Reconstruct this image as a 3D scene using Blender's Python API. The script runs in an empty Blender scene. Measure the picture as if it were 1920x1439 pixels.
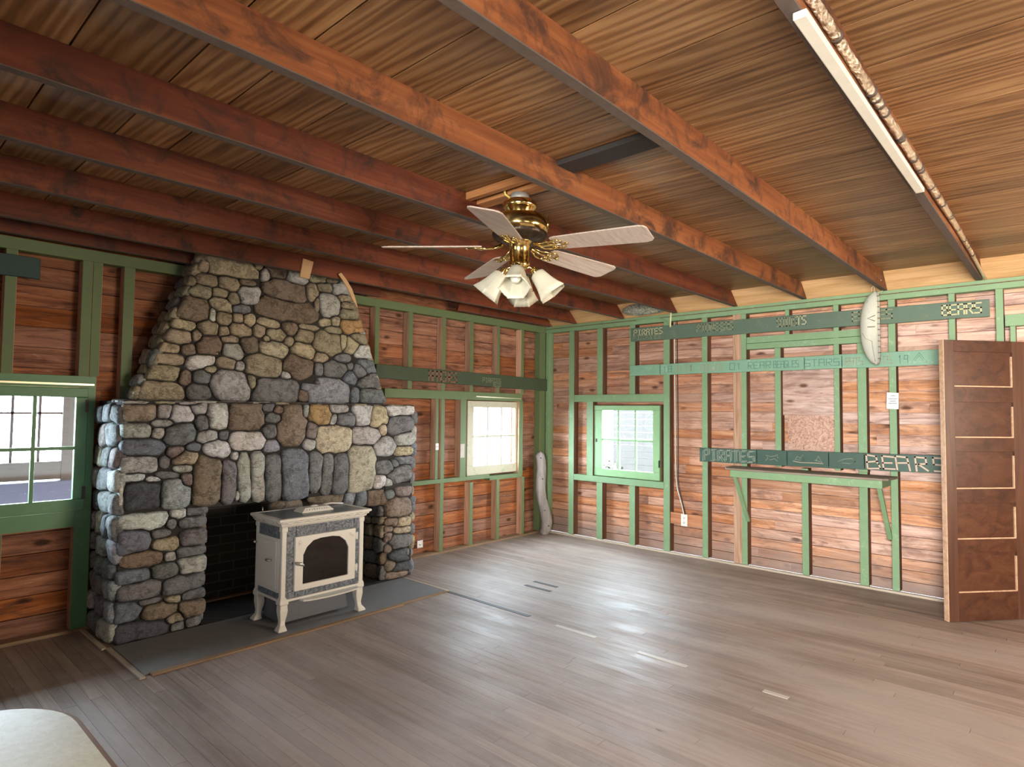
import bpy, math, random
import numpy as np
from mathutils import Vector, Matrix
random.seed(7); np.random.seed(7)
R = math.radians
scene = bpy.context.scene
col = scene.collection

# ------------------------------------------------------------------ camera
CAM = Vector((-6.1171, -4.9745, 1.5)); FPX = 1162.1
yaw, pit, rol = R(47.78316), R(2.58824), R(0.58883)
fw = Vector((math.sin(yaw)*math.cos(pit), math.cos(yaw)*math.cos(pit), math.sin(pit)))
rt = Vector((math.cos(yaw), -math.sin(yaw), 0)); up = rt.cross(fw)
rt2 = rt*math.cos(rol)+up*math.sin(rol); up2 = -rt*math.sin(rol)+up*math.cos(rol)
cd = bpy.data.cameras.new('camera'); cam = bpy.data.objects.new('camera', cd); col.objects.link(cam)
cd.sensor_width = 36; cd.lens = FPX/1920*36; cd.clip_start = .05
M = Matrix((rt2, up2, -fw)).transposed().to_4x4(); M.translation = CAM
cam.matrix_world = M
scene.camera = cam

# ------------------------------------------------------------------ world, daylight, exposure
vs = scene.view_settings
vs.view_transform = 'Standard'; vs.look = 'None'; vs.gamma = 1; vs.use_curve_mapping = False
vs.exposure = 0.5
W = bpy.data.worlds.new('world'); scene.world = W; W.use_nodes = True
nt = W.node_tree; bg = nt.nodes['Background']
bg.inputs[0].default_value = (.74, .88, 1, 1); bg.inputs[1].default_value = 42.0

def area(name, loc, direction, sx, sy, power, color, portal=False, spread=125):
    l = bpy.data.lights.new(name, 'AREA'); l.shape = 'RECTANGLE'; l.size = sx; l.size_y = sy
    l.energy = power; l.color = color
    if portal: l.cycles.is_portal = True
    o = bpy.data.objects.new(name, l); col.objects.link(o); o.location = loc
    o.rotation_euler = Vector(direction).to_track_quat('-Z', 'Y').to_euler()
    if not portal: l.spread = R(spread)
    return o
# added fill lamps at the solid unseen walls behind and beside the camera
area('fill_lamp_left', (-8.42, -2.6, 1.45), (1, -.3, -.05), 1.9, 1.2, 11, (.86, .94, 1))
area('fill_lamp_left_rear', (-8.42, -5.6, 1.45), (1, .12, -.02), 1.9, 1.2, 165, (1, .95, .89), spread=84)
area('fill_lamp_rear', (-5.9, -8.42, 1.5), (0, 1, .06), 1.9, 1.2, 6, (1, .93, .82))
area('fill_lamp_rear_right', (-2.0, -8.42, 1.5), (-.08, 1, .06), 2.2, 1.3, 80, (1, .84, .66), spread=105)
area('sky_portal_left', (-5.33, .3, 1.22), (0, -1, 0), .72, .72, 1, (1, 1, 1), True)
area('sky_portal_centre', (-.885, .3, 1.2), (0, -1, 0), .75, .72, 1, (1, 1, 1), True)
area('sky_portal_right', (.3, -1.18, 1.18), (-1, 0, 0), .72, .72, 1, (1, 1, 1), True)

# ------------------------------------------------------------------ materials
class NT:
    def __init__(s, name):
        s.m = bpy.data.materials.new(name); s.m.use_nodes = True
        s.t = s.m.node_tree; s.b = s.t.nodes['Principled BSDF']
    def n(s, typ, **kw):
        nd = s.t.nodes.new(typ)
        for k, v in kw.items(): setattr(nd, k, v)
        return nd
    def set(s, nd, **kw):
        for k, v in kw.items(): nd.inputs[k.replace('_', ' ')].default_value = v
        return nd
    def link(s, a, b): s.t.links.new(a, b)
    def coord(s, scale=(1, 1, 1), offs=None, obj=True):
        tc = s.n('ShaderNodeTexCoord'); mp = s.n('ShaderNodeMapping')
        mp.inputs['Scale'].default_value = scale
        s.link(tc.outputs['Object'], mp.inputs['Vector'])
        if offs is not None: s.link(offs, mp.inputs['Location'])
        return mp.outputs[0]
    def noise(s, vec, scale, detail=4, rough=.6, dist=0):
        nd = s.n('ShaderNodeTexNoise'); s.link(vec, nd.inputs['Vector'])
        nd.inputs['Scale'].default_value = scale; nd.inputs['Detail'].default_value = detail
        nd.inputs['Roughness'].default_value = rough; nd.inputs['Distortion'].default_value = dist
        return nd.outputs['Fac']
    def ramp(s, fac, stops):
        nd = s.n('ShaderNodeValToRGB'); cr = nd.color_ramp
        while len(cr.elements) < len(stops): cr.elements.new(.5)
        for e, (p, c) in zip(cr.elements, stops):
            e.position = p; e.color = (*c, 1) if len(c) == 3 else c
        s.link(fac, nd.inputs[0]); return nd.outputs[0]
    def mix(s, fac, a, b, typ='MIX'):
        nd = s.n('ShaderNodeMix', data_type='RGBA', blend_type=typ)
        for i, v in ((0, fac), (6, a), (7, b)):
            if hasattr(v, 'node'): s.link(v, nd.inputs[i])
            elif i == 0: nd.inputs[0].default_value = v
            else: nd.inputs[i].default_value = (*v, 1)
        return nd.outputs[2]
    def math(s, op, a, b=0., clamp=False):
        nd = s.n('ShaderNodeMath', operation=op, use_clamp=clamp)
        for i, v in ((0, a), (1, b)):
            if hasattr(v, 'node'): s.link(v, nd.inputs[i])
            else: nd.inputs[i].default_value = v
        return nd.outputs[0]
    def attr(s, name='tint'):
        nd = s.n('ShaderNodeAttribute'); nd.attribute_name = name; return nd
    def bump(s, h, strength=.3, dist=.01):
        nd = s.n('ShaderNodeBump'); nd.inputs['Strength'].default_value = strength
        nd.inputs['Distance'].default_value = dist; s.link(h, nd.inputs['Height'])
        s.link(nd.outputs[0], s.b.inputs['Normal'])
    def out(s, c=None, rough=.6, metal=0, spec=.5):
        if c is not None:
            if hasattr(c, 'node'): s.link(c, s.b.inputs['Base Color'])
            else: s.b.inputs['Base Color'].default_value = (*c, 1)
        if hasattr(rough, 'node'): s.link(rough, s.b.inputs['Roughness'])
        else: s.b.inputs['Roughness'].default_value = rough
        s.b.inputs['Metallic'].default_value = metal
        s.b.inputs['Specular IOR Level'].default_value = spec
        return s.m

def gs(axis, along, across):
    return tuple(along if a == axis else across for a in 'XYZ')

def wood(name, dark, mid, light, axis='X', rough=.6, grain=14, along=.8, var=.5, spec=.4, bump=.25, stain=None, stain_lo=.62, figure=0):
    """grain stretched along an axis; the 'tint' attribute of each board shifts shade and grain"""
    t = NT(name); a = t.attr()
    sep = t.n('ShaderNodeSeparateColor'); t.link(a.outputs['Color'], sep.inputs[0])
    offs = t.n('ShaderNodeVectorMath', operation='SCALE'); t.link(a.outputs['Color'], offs.inputs[0]); offs.inputs['Scale'].default_value = 37
    v = t.coord(gs(axis, along, grain), offs.outputs[0])
    g1 = t.noise(v, 1, 5, .65, 1.2)
    v2 = t.coord(gs(axis, 2.5, grain*7), offs.outputs[0])
    g2 = t.noise(v2, 1, 3, .7)
    f = t.math('ADD', t.math('MULTIPLY', g1, .75), t.math('MULTIPLY', g2, .25))
    if figure:      # cathedral grain
        wv = t.n('ShaderNodeTexWave', wave_type='BANDS', bands_direction='DIAGONAL'); t.link(t.coord(gs(axis, .22, 3.2), offs.outputs[0]), wv.inputs['Vector'])
        wv.inputs['Scale'].default_value = 4.5; wv.inputs['Distortion'].default_value = 14; wv.inputs['Detail'].default_value = 4; wv.inputs['Detail Scale'].default_value = .6
        f = t.math('ADD', t.math('MULTIPLY', f, 1-figure), t.math('MULTIPLY', wv.outputs['Fac'], figure))
    c = t.ramp(f, [(.3, dark), (.5, mid), (.7, light)])
    sh = t.n('ShaderNodeMapRange'); t.link(sep.outputs[0], sh.inputs[0])
    sh.inputs[3].default_value = 1-var*.5; sh.inputs[4].default_value = 1+var*.5
    hs = t.n('ShaderNodeHueSaturation'); t.link(sh.outputs[0], hs.inputs['Value']); t.link(c, hs.inputs['Color'])
    c = hs.outputs[0]
    if stain:
        s1 = t.noise(t.coord((1, 1, 1), offs.outputs[0]), 5, 5, .7, .6)
        c = t.mix(t.ramp(s1, [(stain_lo-.08, (0, 0, 0)), (stain_lo+.08, (1, 1, 1))]), c, stain)
    t.bump(f, bump, .004)
    return t.out(c, rough, 0, spec)

def paint(name, c, rough=.55, wear=None, amount=.62, var=.12):
    t = NT(name); v = t.coord((1, 1, 1))
    n1 = t.noise(v, 9, 5, .65); n2 = t.noise(v, 55, 4, .7)
    cc = t.mix(n1, tuple(x*(1-var) for x in c), tuple(min(1, x*(1+var)) for x in c))
    if wear:
        m = t.ramp(t.math('ADD', t.math('MULTIPLY', n1, .5), t.math('MULTIPLY', n2, .5)), [(amount, (0, 0, 0)), (amount+.04, (1, 1, 1))])
        cc = t.mix(m, cc, wear)
    t.bump(n2, .15, .002)
    return t.out(cc, rough)

def plain(name, c, rough=.5, metal=0, spec=.5, nz=0.1, nscale=20):
    t = NT(name); n1 = t.noise(t.coord((1, 1, 1)), nscale, 3)
    return t.out(t.mix(n1, tuple(x*(1-nz) for x in c), tuple(min(1, x*(1+nz)) for x in c)), rough, metal, spec)

def siding_mat(name, pal, bottom_grey):
    """bare horizontal boards: orange to pale pink planks with knots and dark purple water stains"""
    t = NT(name); a = t.attr()
    sep = t.n('ShaderNodeSeparateColor'); t.link(a.outputs['Color'], sep.inputs[0])
    offs = t.n('ShaderNodeVectorMath', operation='SCALE'); t.link(a.outputs['Color'], offs.inputs[0]); offs.inputs['Scale'].default_value = 23
    v = t.coord((1.1, 1.1, 17), offs.outputs[0])
    g = t.noise(v, 1, 6, .7, 1.6)
    base = t.ramp(g, [(.28, pal[0]), (.46, pal[1]), (.62, pal[2]), (.8, pal[3])])
    sh = t.n('ShaderNodeMapRange'); t.link(sep.outputs[0], sh.inputs[0]); sh.inputs[3].default_value = .76; sh.inputs[4].default_value = 1.2
    hs = t.n('ShaderNodeHueSaturation'); t.link(sh.outputs[0], hs.inputs['Value']); t.link(base, hs.inputs['Color'])
    sat = t.n('ShaderNodeMapRange'); t.link(sep.outputs[1], sat.inputs[0]); sat.inputs[3].default_value = .75; sat.inputs[4].default_value = 1.15
    t.link(sat.outputs[0], hs.inputs['Saturation'])
    c = hs.outputs[0]
    if bottom_grey:     # drier, paler boards toward the open door end
        tc = t.n('ShaderNodeTexCoord'); sx = t.n('ShaderNodeSeparateXYZ'); t.link(tc.outputs['Object'], sx.inputs[0])
        yy = t.math('ADD', t.math('MULTIPLY', sx.outputs['Y'], -.22), t.math('MULTIPLY', t.noise(t.coord((1, 1, 4)), 2, 4), .35))
        c = t.mix(t.ramp(yy, [(.62, (0, 0, 0)), (.9, (.85, .85, .85))]), c, t.mix(1, hs.outputs[0], (1.32, 1.62, 1.95), 'MULTIPLY'))
    # large blotchy stains
    vb = t.coord((1.3, 1.3, 4.2), offs.outputs[0])
    s1 = t.noise(vb, 1.5, 5, .68, .9)
    c = t.mix(t.ramp(s1, [(.50, (0, 0, 0)), (.66, (.62, .62, .62))]), c, pal[4])
    # streaky stains along boards
    vs_ = t.coord((2.2, 2.2, 26), offs.outputs[0])
    s2 = t.noise(vs_, 1, 4, .7, 1.0)
    c = t.mix(t.ramp(s2, [(.58, (0, 0, 0)), (.68, (.7, .7, .7))]), c, pal[4])
    # knots
    vo = t.n('ShaderNodeTexVoronoi'); t.link(t.coord((3.2, 3.2, 7), offs.outputs[0]), vo.inputs['Vector']); vo.inputs['Scale'].default_value = 1
    c = t.mix(t.ramp(t.math('ADD', vo.outputs['Distance'], t.math('MULTIPLY', t.math('SUBTRACT', g, .5), .25)), [(.08, (.9, .9, .9)), (.19, (0, 0, 0))]), c, tuple(x*.45 for x in pal[0]))
    # pale mineral bloom
    s3 = t.noise(t.coord((3, 3, 20), offs.outputs[0]), 1.3, 5, .7)
    c = t.mix(t.ramp(s3, [(.66, (0, 0, 0)), (.74, (.7, .7, .7))]), c, (.62, .5, .42))
    if bottom_grey:
        tc = t.n('ShaderNodeTexCoord'); sx = t.n('ShaderNodeSeparateXYZ'); t.link(tc.outputs['Object'], sx.inputs[0])
        zz = t.math('ADD', sx.outputs['Z'], t.math('MULTIPLY', t.noise(t.coord((1, 1, 3)), 3, 4), .5))
        c = t.mix(t.ramp(zz, [(.28, (.8, .8, .8)), (.62, (0, 0, 0))]), c, (.36, .28, .25))
    t.bump(g, .35, .004)
    return t.out(c, .75, 0, .25)

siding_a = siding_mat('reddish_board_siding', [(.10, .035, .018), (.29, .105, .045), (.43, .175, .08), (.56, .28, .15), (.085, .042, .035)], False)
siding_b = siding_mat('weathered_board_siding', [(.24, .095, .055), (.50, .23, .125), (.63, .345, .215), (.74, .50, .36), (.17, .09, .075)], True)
green_a = paint('faded_green_paint', (.135, .195, .085), .6, (.16, .20, .12), .60)
green_b = paint('green_paint', (.215, .36, .195), .6, (.3, .45, .29), .57)
green_w = paint('green_window_paint', (.10, .26, .115), .45, (.2, .36, .2), .62)
green_w3 = paint('light_green_window_paint', (.27, .48, .24), .5, (.3, .5, .32), .6)
beam_under = plain('dusty_beam_underside', (.10, .072, .055), .8, nz=.3)
bare_stud = wood('bare_stud_wood', (.30, .16, .09), (.56, .35, .23), (.70, .50, .36), 'Z', .75, 30, 1.5, .5, .25)
bare_dark = wood('dark_stud_wood', (.05, .025, .018), (.13, .065, .04), (.2, .11, .07), 'Z', .8, 30, 1.5, .4, .2)
beam_mat = wood('red_brown_beam', (.06, .015, .007), (.15, .036, .015), (.24, .072, .028), 'X', .6, 7, .5, .3, .35, .2, (.045, .02, .014), .58)
beam_orange = wood('orange_brown_beam', (.09, .026, .010), (.205, .066, .021), (.30, .115, .04), 'X', .6, 7, .5, .3, .35, .2, (.07, .028, .015), .56)
ceil_mat = wood('tan_ceiling_board', (.10, .042, .014), (.24, .118, .045), (.37, .21, .09), 'Y', .42, 9, .55, .55, .5, .1, figure=.2)
eave_mat = wood('pale_eave_board', (.45, .25, .10), (.62, .38, .18), (.74, .5, .27), 'Y', .6, 14, 1, .25, .4, .1)
block_mat = wood('orange_blocking', (.30, .12, .04), (.5, .22, .08), (.6, .3, .12), 'Y', .6, 14, 1, .2, .4, .1)
raw_pine = plain('raw_pine', (.66, .42, .22), .7)

def floor_material():
    t = NT('worn_floor_strip'); a = t.attr()
    sep = t.n('ShaderNodeSeparateColor'); t.link(a.outputs['Color'], sep.inputs[0])
    offs = t.n('ShaderNodeVectorMath', operation='SCALE'); t.link(a.outputs['Color'], offs.inputs[0]); offs.inputs['Scale'].default_value = 19
    g = t.noise(t.coord((26, .9, 1), offs.outputs[0]), 1, 5, .7, .8)
    c = t.ramp(g, [(.3, (.19, .135, .105)), (.52, (.28, .21, .175)), (.75, (.38, .30, .255))])
    sh = t.n('ShaderNodeMapRange'); t.link(sep.outputs[0], sh.inputs[0]); sh.inputs[3].default_value = .8; sh.inputs[4].default_value = 1.2
    hs = t.n('ShaderNodeHueSaturation'); t.link(sh.outputs[0], hs.inputs['Value']); t.link(c, hs.inputs['Color'])
    w = t.noise(t.coord((1, .45, 1)), 1.1, 6, .65, .5)      # traffic wear
    c = t.mix(t.ramp(w, [(.42, (0, 0, 0)), (.62, (.7, .7, .7))]), hs.outputs[0], (.43, .37, .335))
    d = t.noise(t.coord((9, 2, 1)), 2.2, 5, .7)
    c = t.mix(t.ramp(d, [(.66, (0, 0, 0)), (.74, (.8, .8, .8))]), c, (.06, .045, .04))
    r = t.ramp(t.noise(t.coord((2, .6, 1)), 3, 5, .7), [(.3, (.42,)*3), (.7, (.66,)*3)])
    t.bump(g, .25, .003)
    return t.out(c, r, 0, .5)
floor_mat = floor_material()
trim_mat = wood('pale_floor_trim', (.32, .26, .2), (.5, .43, .34), (.6, .53, .44), 'Y', .7, 20, 1, .2, .3)
trim_dark = wood('brown_floor_trim', (.16, .10, .06), (.27, .18, .11), (.36, .25, .16), 'X', .7, 20, 1, .2, .3)

def stone_material():
    t = NT('field_stone'); a = t.attr()
    v = t.coord((1, 1, 1))
    # every stone carries its own colour in the 'tint' attribute
    n1 = t.noise(v, 16, 6, .7, .8); n2 = t.noise(v, 60, 5, .75); n3 = t.noise(t.coord((1, 1, 2.5)), 34, 4, .7, 1.5)
    dk = t.mix(1, a.outputs['Color'], (.50, .48, .46), 'MULTIPLY')
    c = t.mix(t.ramp(n1, [(.40, (1, 1, 1)), (.54, (0, 0, 0))]), a.outputs['Color'], dk)
    c = t.mix(t.ramp(n3, [(.53, (0, 0, 0)), (.60, (.6, .6, .6))]), c, t.mix(1, a.outputs['Color'], (1.7, 1.68, 1.62), 'MULTIPLY'))
    c = t.mix(t.ramp(n2, [(.62, (0, 0, 0)), (.7, (.6, .6, .6))]), c, dk)
    h = t.math('ADD', t.math('MULTIPLY', n1, .7), t.math('MULTIPLY', n2, .3))
    t.bump(h, 1, .02)
    return t.out(c, .72, 0, .35)
stone_mat = stone_material()
mortar = plain('dark_mortar', (.035, .032, .03), .9, nz=.4, nscale=40)

def brick_material():
    t = NT('sooty_firebrick')
    tc = t.n('ShaderNodeTexCoord'); sx = t.n('ShaderNodeSeparateXYZ'); t.link(tc.outputs['Object'], sx.inputs[0])
    cb = t.n('ShaderNodeCombineXYZ'); t.link(t.math('ADD', sx.outputs['X'], sx.outputs['Y']), cb.inputs[0]); t.link(sx.outputs['Z'], cb.inputs[1])
    b = t.n('ShaderNodeTexBrick'); t.link(cb.outputs[0], b.inputs['Vector'])
    b.inputs['Scale'].default_value = 1; b.inputs['Brick Width'].default_value = .22; b.inputs['Row Height'].default_value = .072
    b.inputs['Mortar Size'].default_value = .005
    b.inputs['Color1'].default_value = (.020, .018, .017, 1); b.inputs['Color2'].default_value = (.035, .028, .025, 1); b.inputs['Mortar'].default_value = (.085, .075, .065, 1)
    t.bump(b.outputs['Fac'], -.4, .006)
    return t.out(b.outputs['Color'], .85)
brick_mat = brick_material()
soot = plain('sooty_iron', (.02, .018, .018), .6, .3)
slab_mat = paint('grey_concrete', (.20, .20, .205), .8, (.13, .12, .115), .6, .2)

enamel = paint('chipped_cream_enamel', (.74, .73, .67), .35, (.45, .36, .26), .67, .05)
tile_mat = None
def tile_material():
    t = NT('blue_grey_marble_tile'); v = t.coord((1, 1, 1))
    w = t.noise(v, 22, 7, .75, 2.5)
    c = t.ramp(w, [(.36, (.05, .06, .075)), (.5, (.13, .15, .18)), (.6, (.30, .34, .38)), (.66, (.14, .16, .2))])
    return t.out(c, .3)
tile_mat = tile_material()
stove_black = plain('stove_interior', (.018, .014, .012), .7)
pewter = plain('worn_silver_handle', (.62, .6, .56), .35, .9)
def glass_material(name, tint, refl=.08, rough=.02):
    m = bpy.data.materials.new(name); m.use_nodes = True; t = m.node_tree; t.nodes.clear()
    o = t.nodes.new('ShaderNodeOutputMaterial'); mx = t.nodes.new('ShaderNodeMixShader')
    tr = t.nodes.new('ShaderNodeBsdfTransparent'); gl = t.nodes.new('ShaderNodeBsdfGlossy')
    nz = t.nodes.new('ShaderNodeTexNoise'); nz.inputs['Scale'].default_value = 6
    mr = t.nodes.new('ShaderNodeMapRange'); mr.inputs[3].default_value = refl*.7; mr.inputs[4].default_value = refl*1.5
    tr.inputs[0].default_value = (*tint, 1); gl.inputs['Roughness'].default_value = rough
    t.links.new(nz.outputs['Fac'], mr.inputs[0]); t.links.new(mr.outputs[0], mx.inputs[0])
    t.links.new(tr.outputs[0], mx.inputs[1]); t.links.new(gl.outputs[0], mx.inputs[2]); t.links.new(mx.outputs[0], o.inputs[0])
    return m
pane_mat = glass_material('window_glass', (.97, .98, .98), .07)
stove_glass = glass_material('smoky_stove_glass', (.35, .28, .24), .08, .08)

brass = plain('polished_brass', (.80, .60, .24), .16, 1, nz=.05)
brass_dark = plain('antique_brass_vents', (.07, .05, .035), .35, .8)
blade_mat = wood('whitewashed_blade', (.36, .27, .21), (.52, .42, .35), (.62, .53, .46), 'X', .45, 40, 2, .2, .4, .08)
blade_edge = plain('blade_edge', (.6, .45, .33), .5)
def shade_material():
    t = NT('frosted_glass_shade')
    t.out((.62, .60, .48), .4)
    t.b.inputs['Transmission Weight'].default_value = 0
    t.b.inputs['Subsurface Weight'].default_value = .25
    t.b.inputs['Subsurface Radius'].default_value = (.02, .02, .015)
    n = t.noise(t.coord((1, 1, 1)), 80, 3); t.bump(n, .1, .001)
    return t.m
shade_mat = shade_material()
bulb_mat = plain('opal_bulb', (.9, .88, .8), .3, nz=.02)
zinc = plain('galvanised_box', (.55, .55, .52), .45, .5)
cable_y = plain('yellow_cable', (.8, .62, .15), .5)
cable_w = plain('white_cable', (.75, .72, .62), .5)
cable_k = plain('black_cable', (.03, .03, .03), .5)
white_plastic = plain('white_plastic', (.85, .84, .8), .4, nz=.03)
paper_mat = plain('paper', (.84, .85, .84), .7, nz=.03)
ink = plain('printed_ink', (.2, .2, .22), .7)
sign_dark = paint('dark_green_sign_paint', (.05, .105, .08), .55, (.08, .14, .11), .6)
sign_mid = paint('grey_green_sign_paint', (.10, .16, .115), .6, (.15, .19, .13), .58)
sign_light = paint('mint_sign_paint', (.21, .40, .28), .55, (.29, .47, .35), .56)
sign_a = paint('brown_green_sign_paint', (.055, .085, .05), .6, (.08, .08, .05), .58)
sign_teal = paint('dark_teal_sign_paint', (.02, .06, .055), .6, (.03, .07, .06), .6)
let_yellow = plain('yellow_lettering', (.52, .50, .29), .7)
let_faint = plain('faded_lettering', (.24, .26, .16), .7)
let_pink = plain('carved_pink_lettering', (.60, .46, .36), .7)
let_pale = plain('pale_carved_lettering', (.26, .31, .24), .7)
let_red = plain('faded_red_lettering', (.24, .12, .075), .7)
let_greyred = plain('thin_red_lettering', (.36, .30, .19), .7)
let_teal = plain('dark_teal_lettering', (.08, .24, .20), .7)
shelf_top_mat = wood('dusty_shelf_top', (.16, .13, .1), (.27, .22, .18), (.36, .31, .26), 'Y', .7, 15, 1, .2, .3)
door_mat = wood('dark_varnished_door', (.035, .012, .007), (.08, .03, .015), (.125, .052, .026), 'Z', .38, 14, .8, .2, .5, .12)
door_panel_mat = wood('varnished_door_panel', (.03, .010, .005), (.07, .024, .011), (.11, .042, .018), 'X', .32, 10, .8, .2, .5, .1)
door_worn_highlight = wood('worn_edge_and_highlight', (.35, .2, .12), (.52, .33, .21), (.62, .42, .28), 'X', .5, 20, 1, .1, .4)
driftwood_mat = wood('grey_driftwood', (.20, .18, .17), (.33, .30, .29), (.44, .41, .39), 'Z', .8, 16, 1.4, .2, .25)
birch = paint('birch_bark', (.50, .52, .44), .6, (.28, .31, .26), .62, .12)
string_mat = plain('jute_string', (.55, .48, .3), .9)
foil_mat = None
def foil_material():
    t = NT('crumpled_foil'); v = t.coord((1, 1, 1))
    n = t.noise(v, 55, 5, .7, 1); t.bump(n, 1, .02)
    return t.out(t.mix(n, (.55, .40, .22), (1, .92, .78)), .22, 1)
foil_mat = foil_material()
band_mat = plain('dark_pipe_band', (.06, .04, .03), .6)
white_board = paint('whitewashed_board', (.78, .74, .62), .6, (.45, .38, .28), .66)
def bundle_material():
    t = NT('crumpled_print_wrapping'); v = t.coord((1, 1, 1))
    n = t.noise(v, 22, 5, .7, 2.5)
    c = t.ramp(n, [(.36, (.04, .04, .04)), (.45, (.35, .36, .33)), (.54, (.62, .64, .55)), (.6, (.55, .58, .18)), (.68, (.2, .2, .18))])
    t.bump(n, 1, .02); return t.out(c, .5)
bundle_mat = bundle_material()
def table_material():
    t = NT('flecked_laminate'); v = t.coord((1, 1, 1))
    n = t.noise(v, 30, 6, .8, 1.5); n2 = t.noise(v, 90, 4, .8, 2)
    c = t.mix(t.ramp(n, [(.4, (0, 0, 0)), (.65, (1, 1, 1))]), (.58, .57, .42), (.70, .69, .54))
    c = t.mix(t.ramp(n2, [(.62, (0, 0, 0)), (.68, (1, 1, 1))]), c, (.78, .77, .68))
    return t.out(c, .4)
table_mat = table_material()
table_edge = plain('brown_table_edge', (.34, .2, .11), .6)
osb_mat = None
def osb_material():
    t = NT('pinkish_chip_board'); v = t.coord((1, 1, 1))
    n = t.noise(v, 26, 5, .7, 2)
    c = t.ramp(n, [(.38, (.36, .18, .12)), (.5, (.55, .34, .26)), (.62, (.68, .48, .38))])
    return t.out(c, .7)
osb_mat = osb_material()
porch_paint = paint('darkened_porch_paint', (.030, .033, .030), .6)  # porch colours taken near black to offset the over-bright sky
porch_grey = paint('darkened_grey_porch_bar', (.012, .012, .012), .6)
porch_blue = paint('darkened_blue_porch_sill', (.011, .016, .034), .6)

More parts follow.
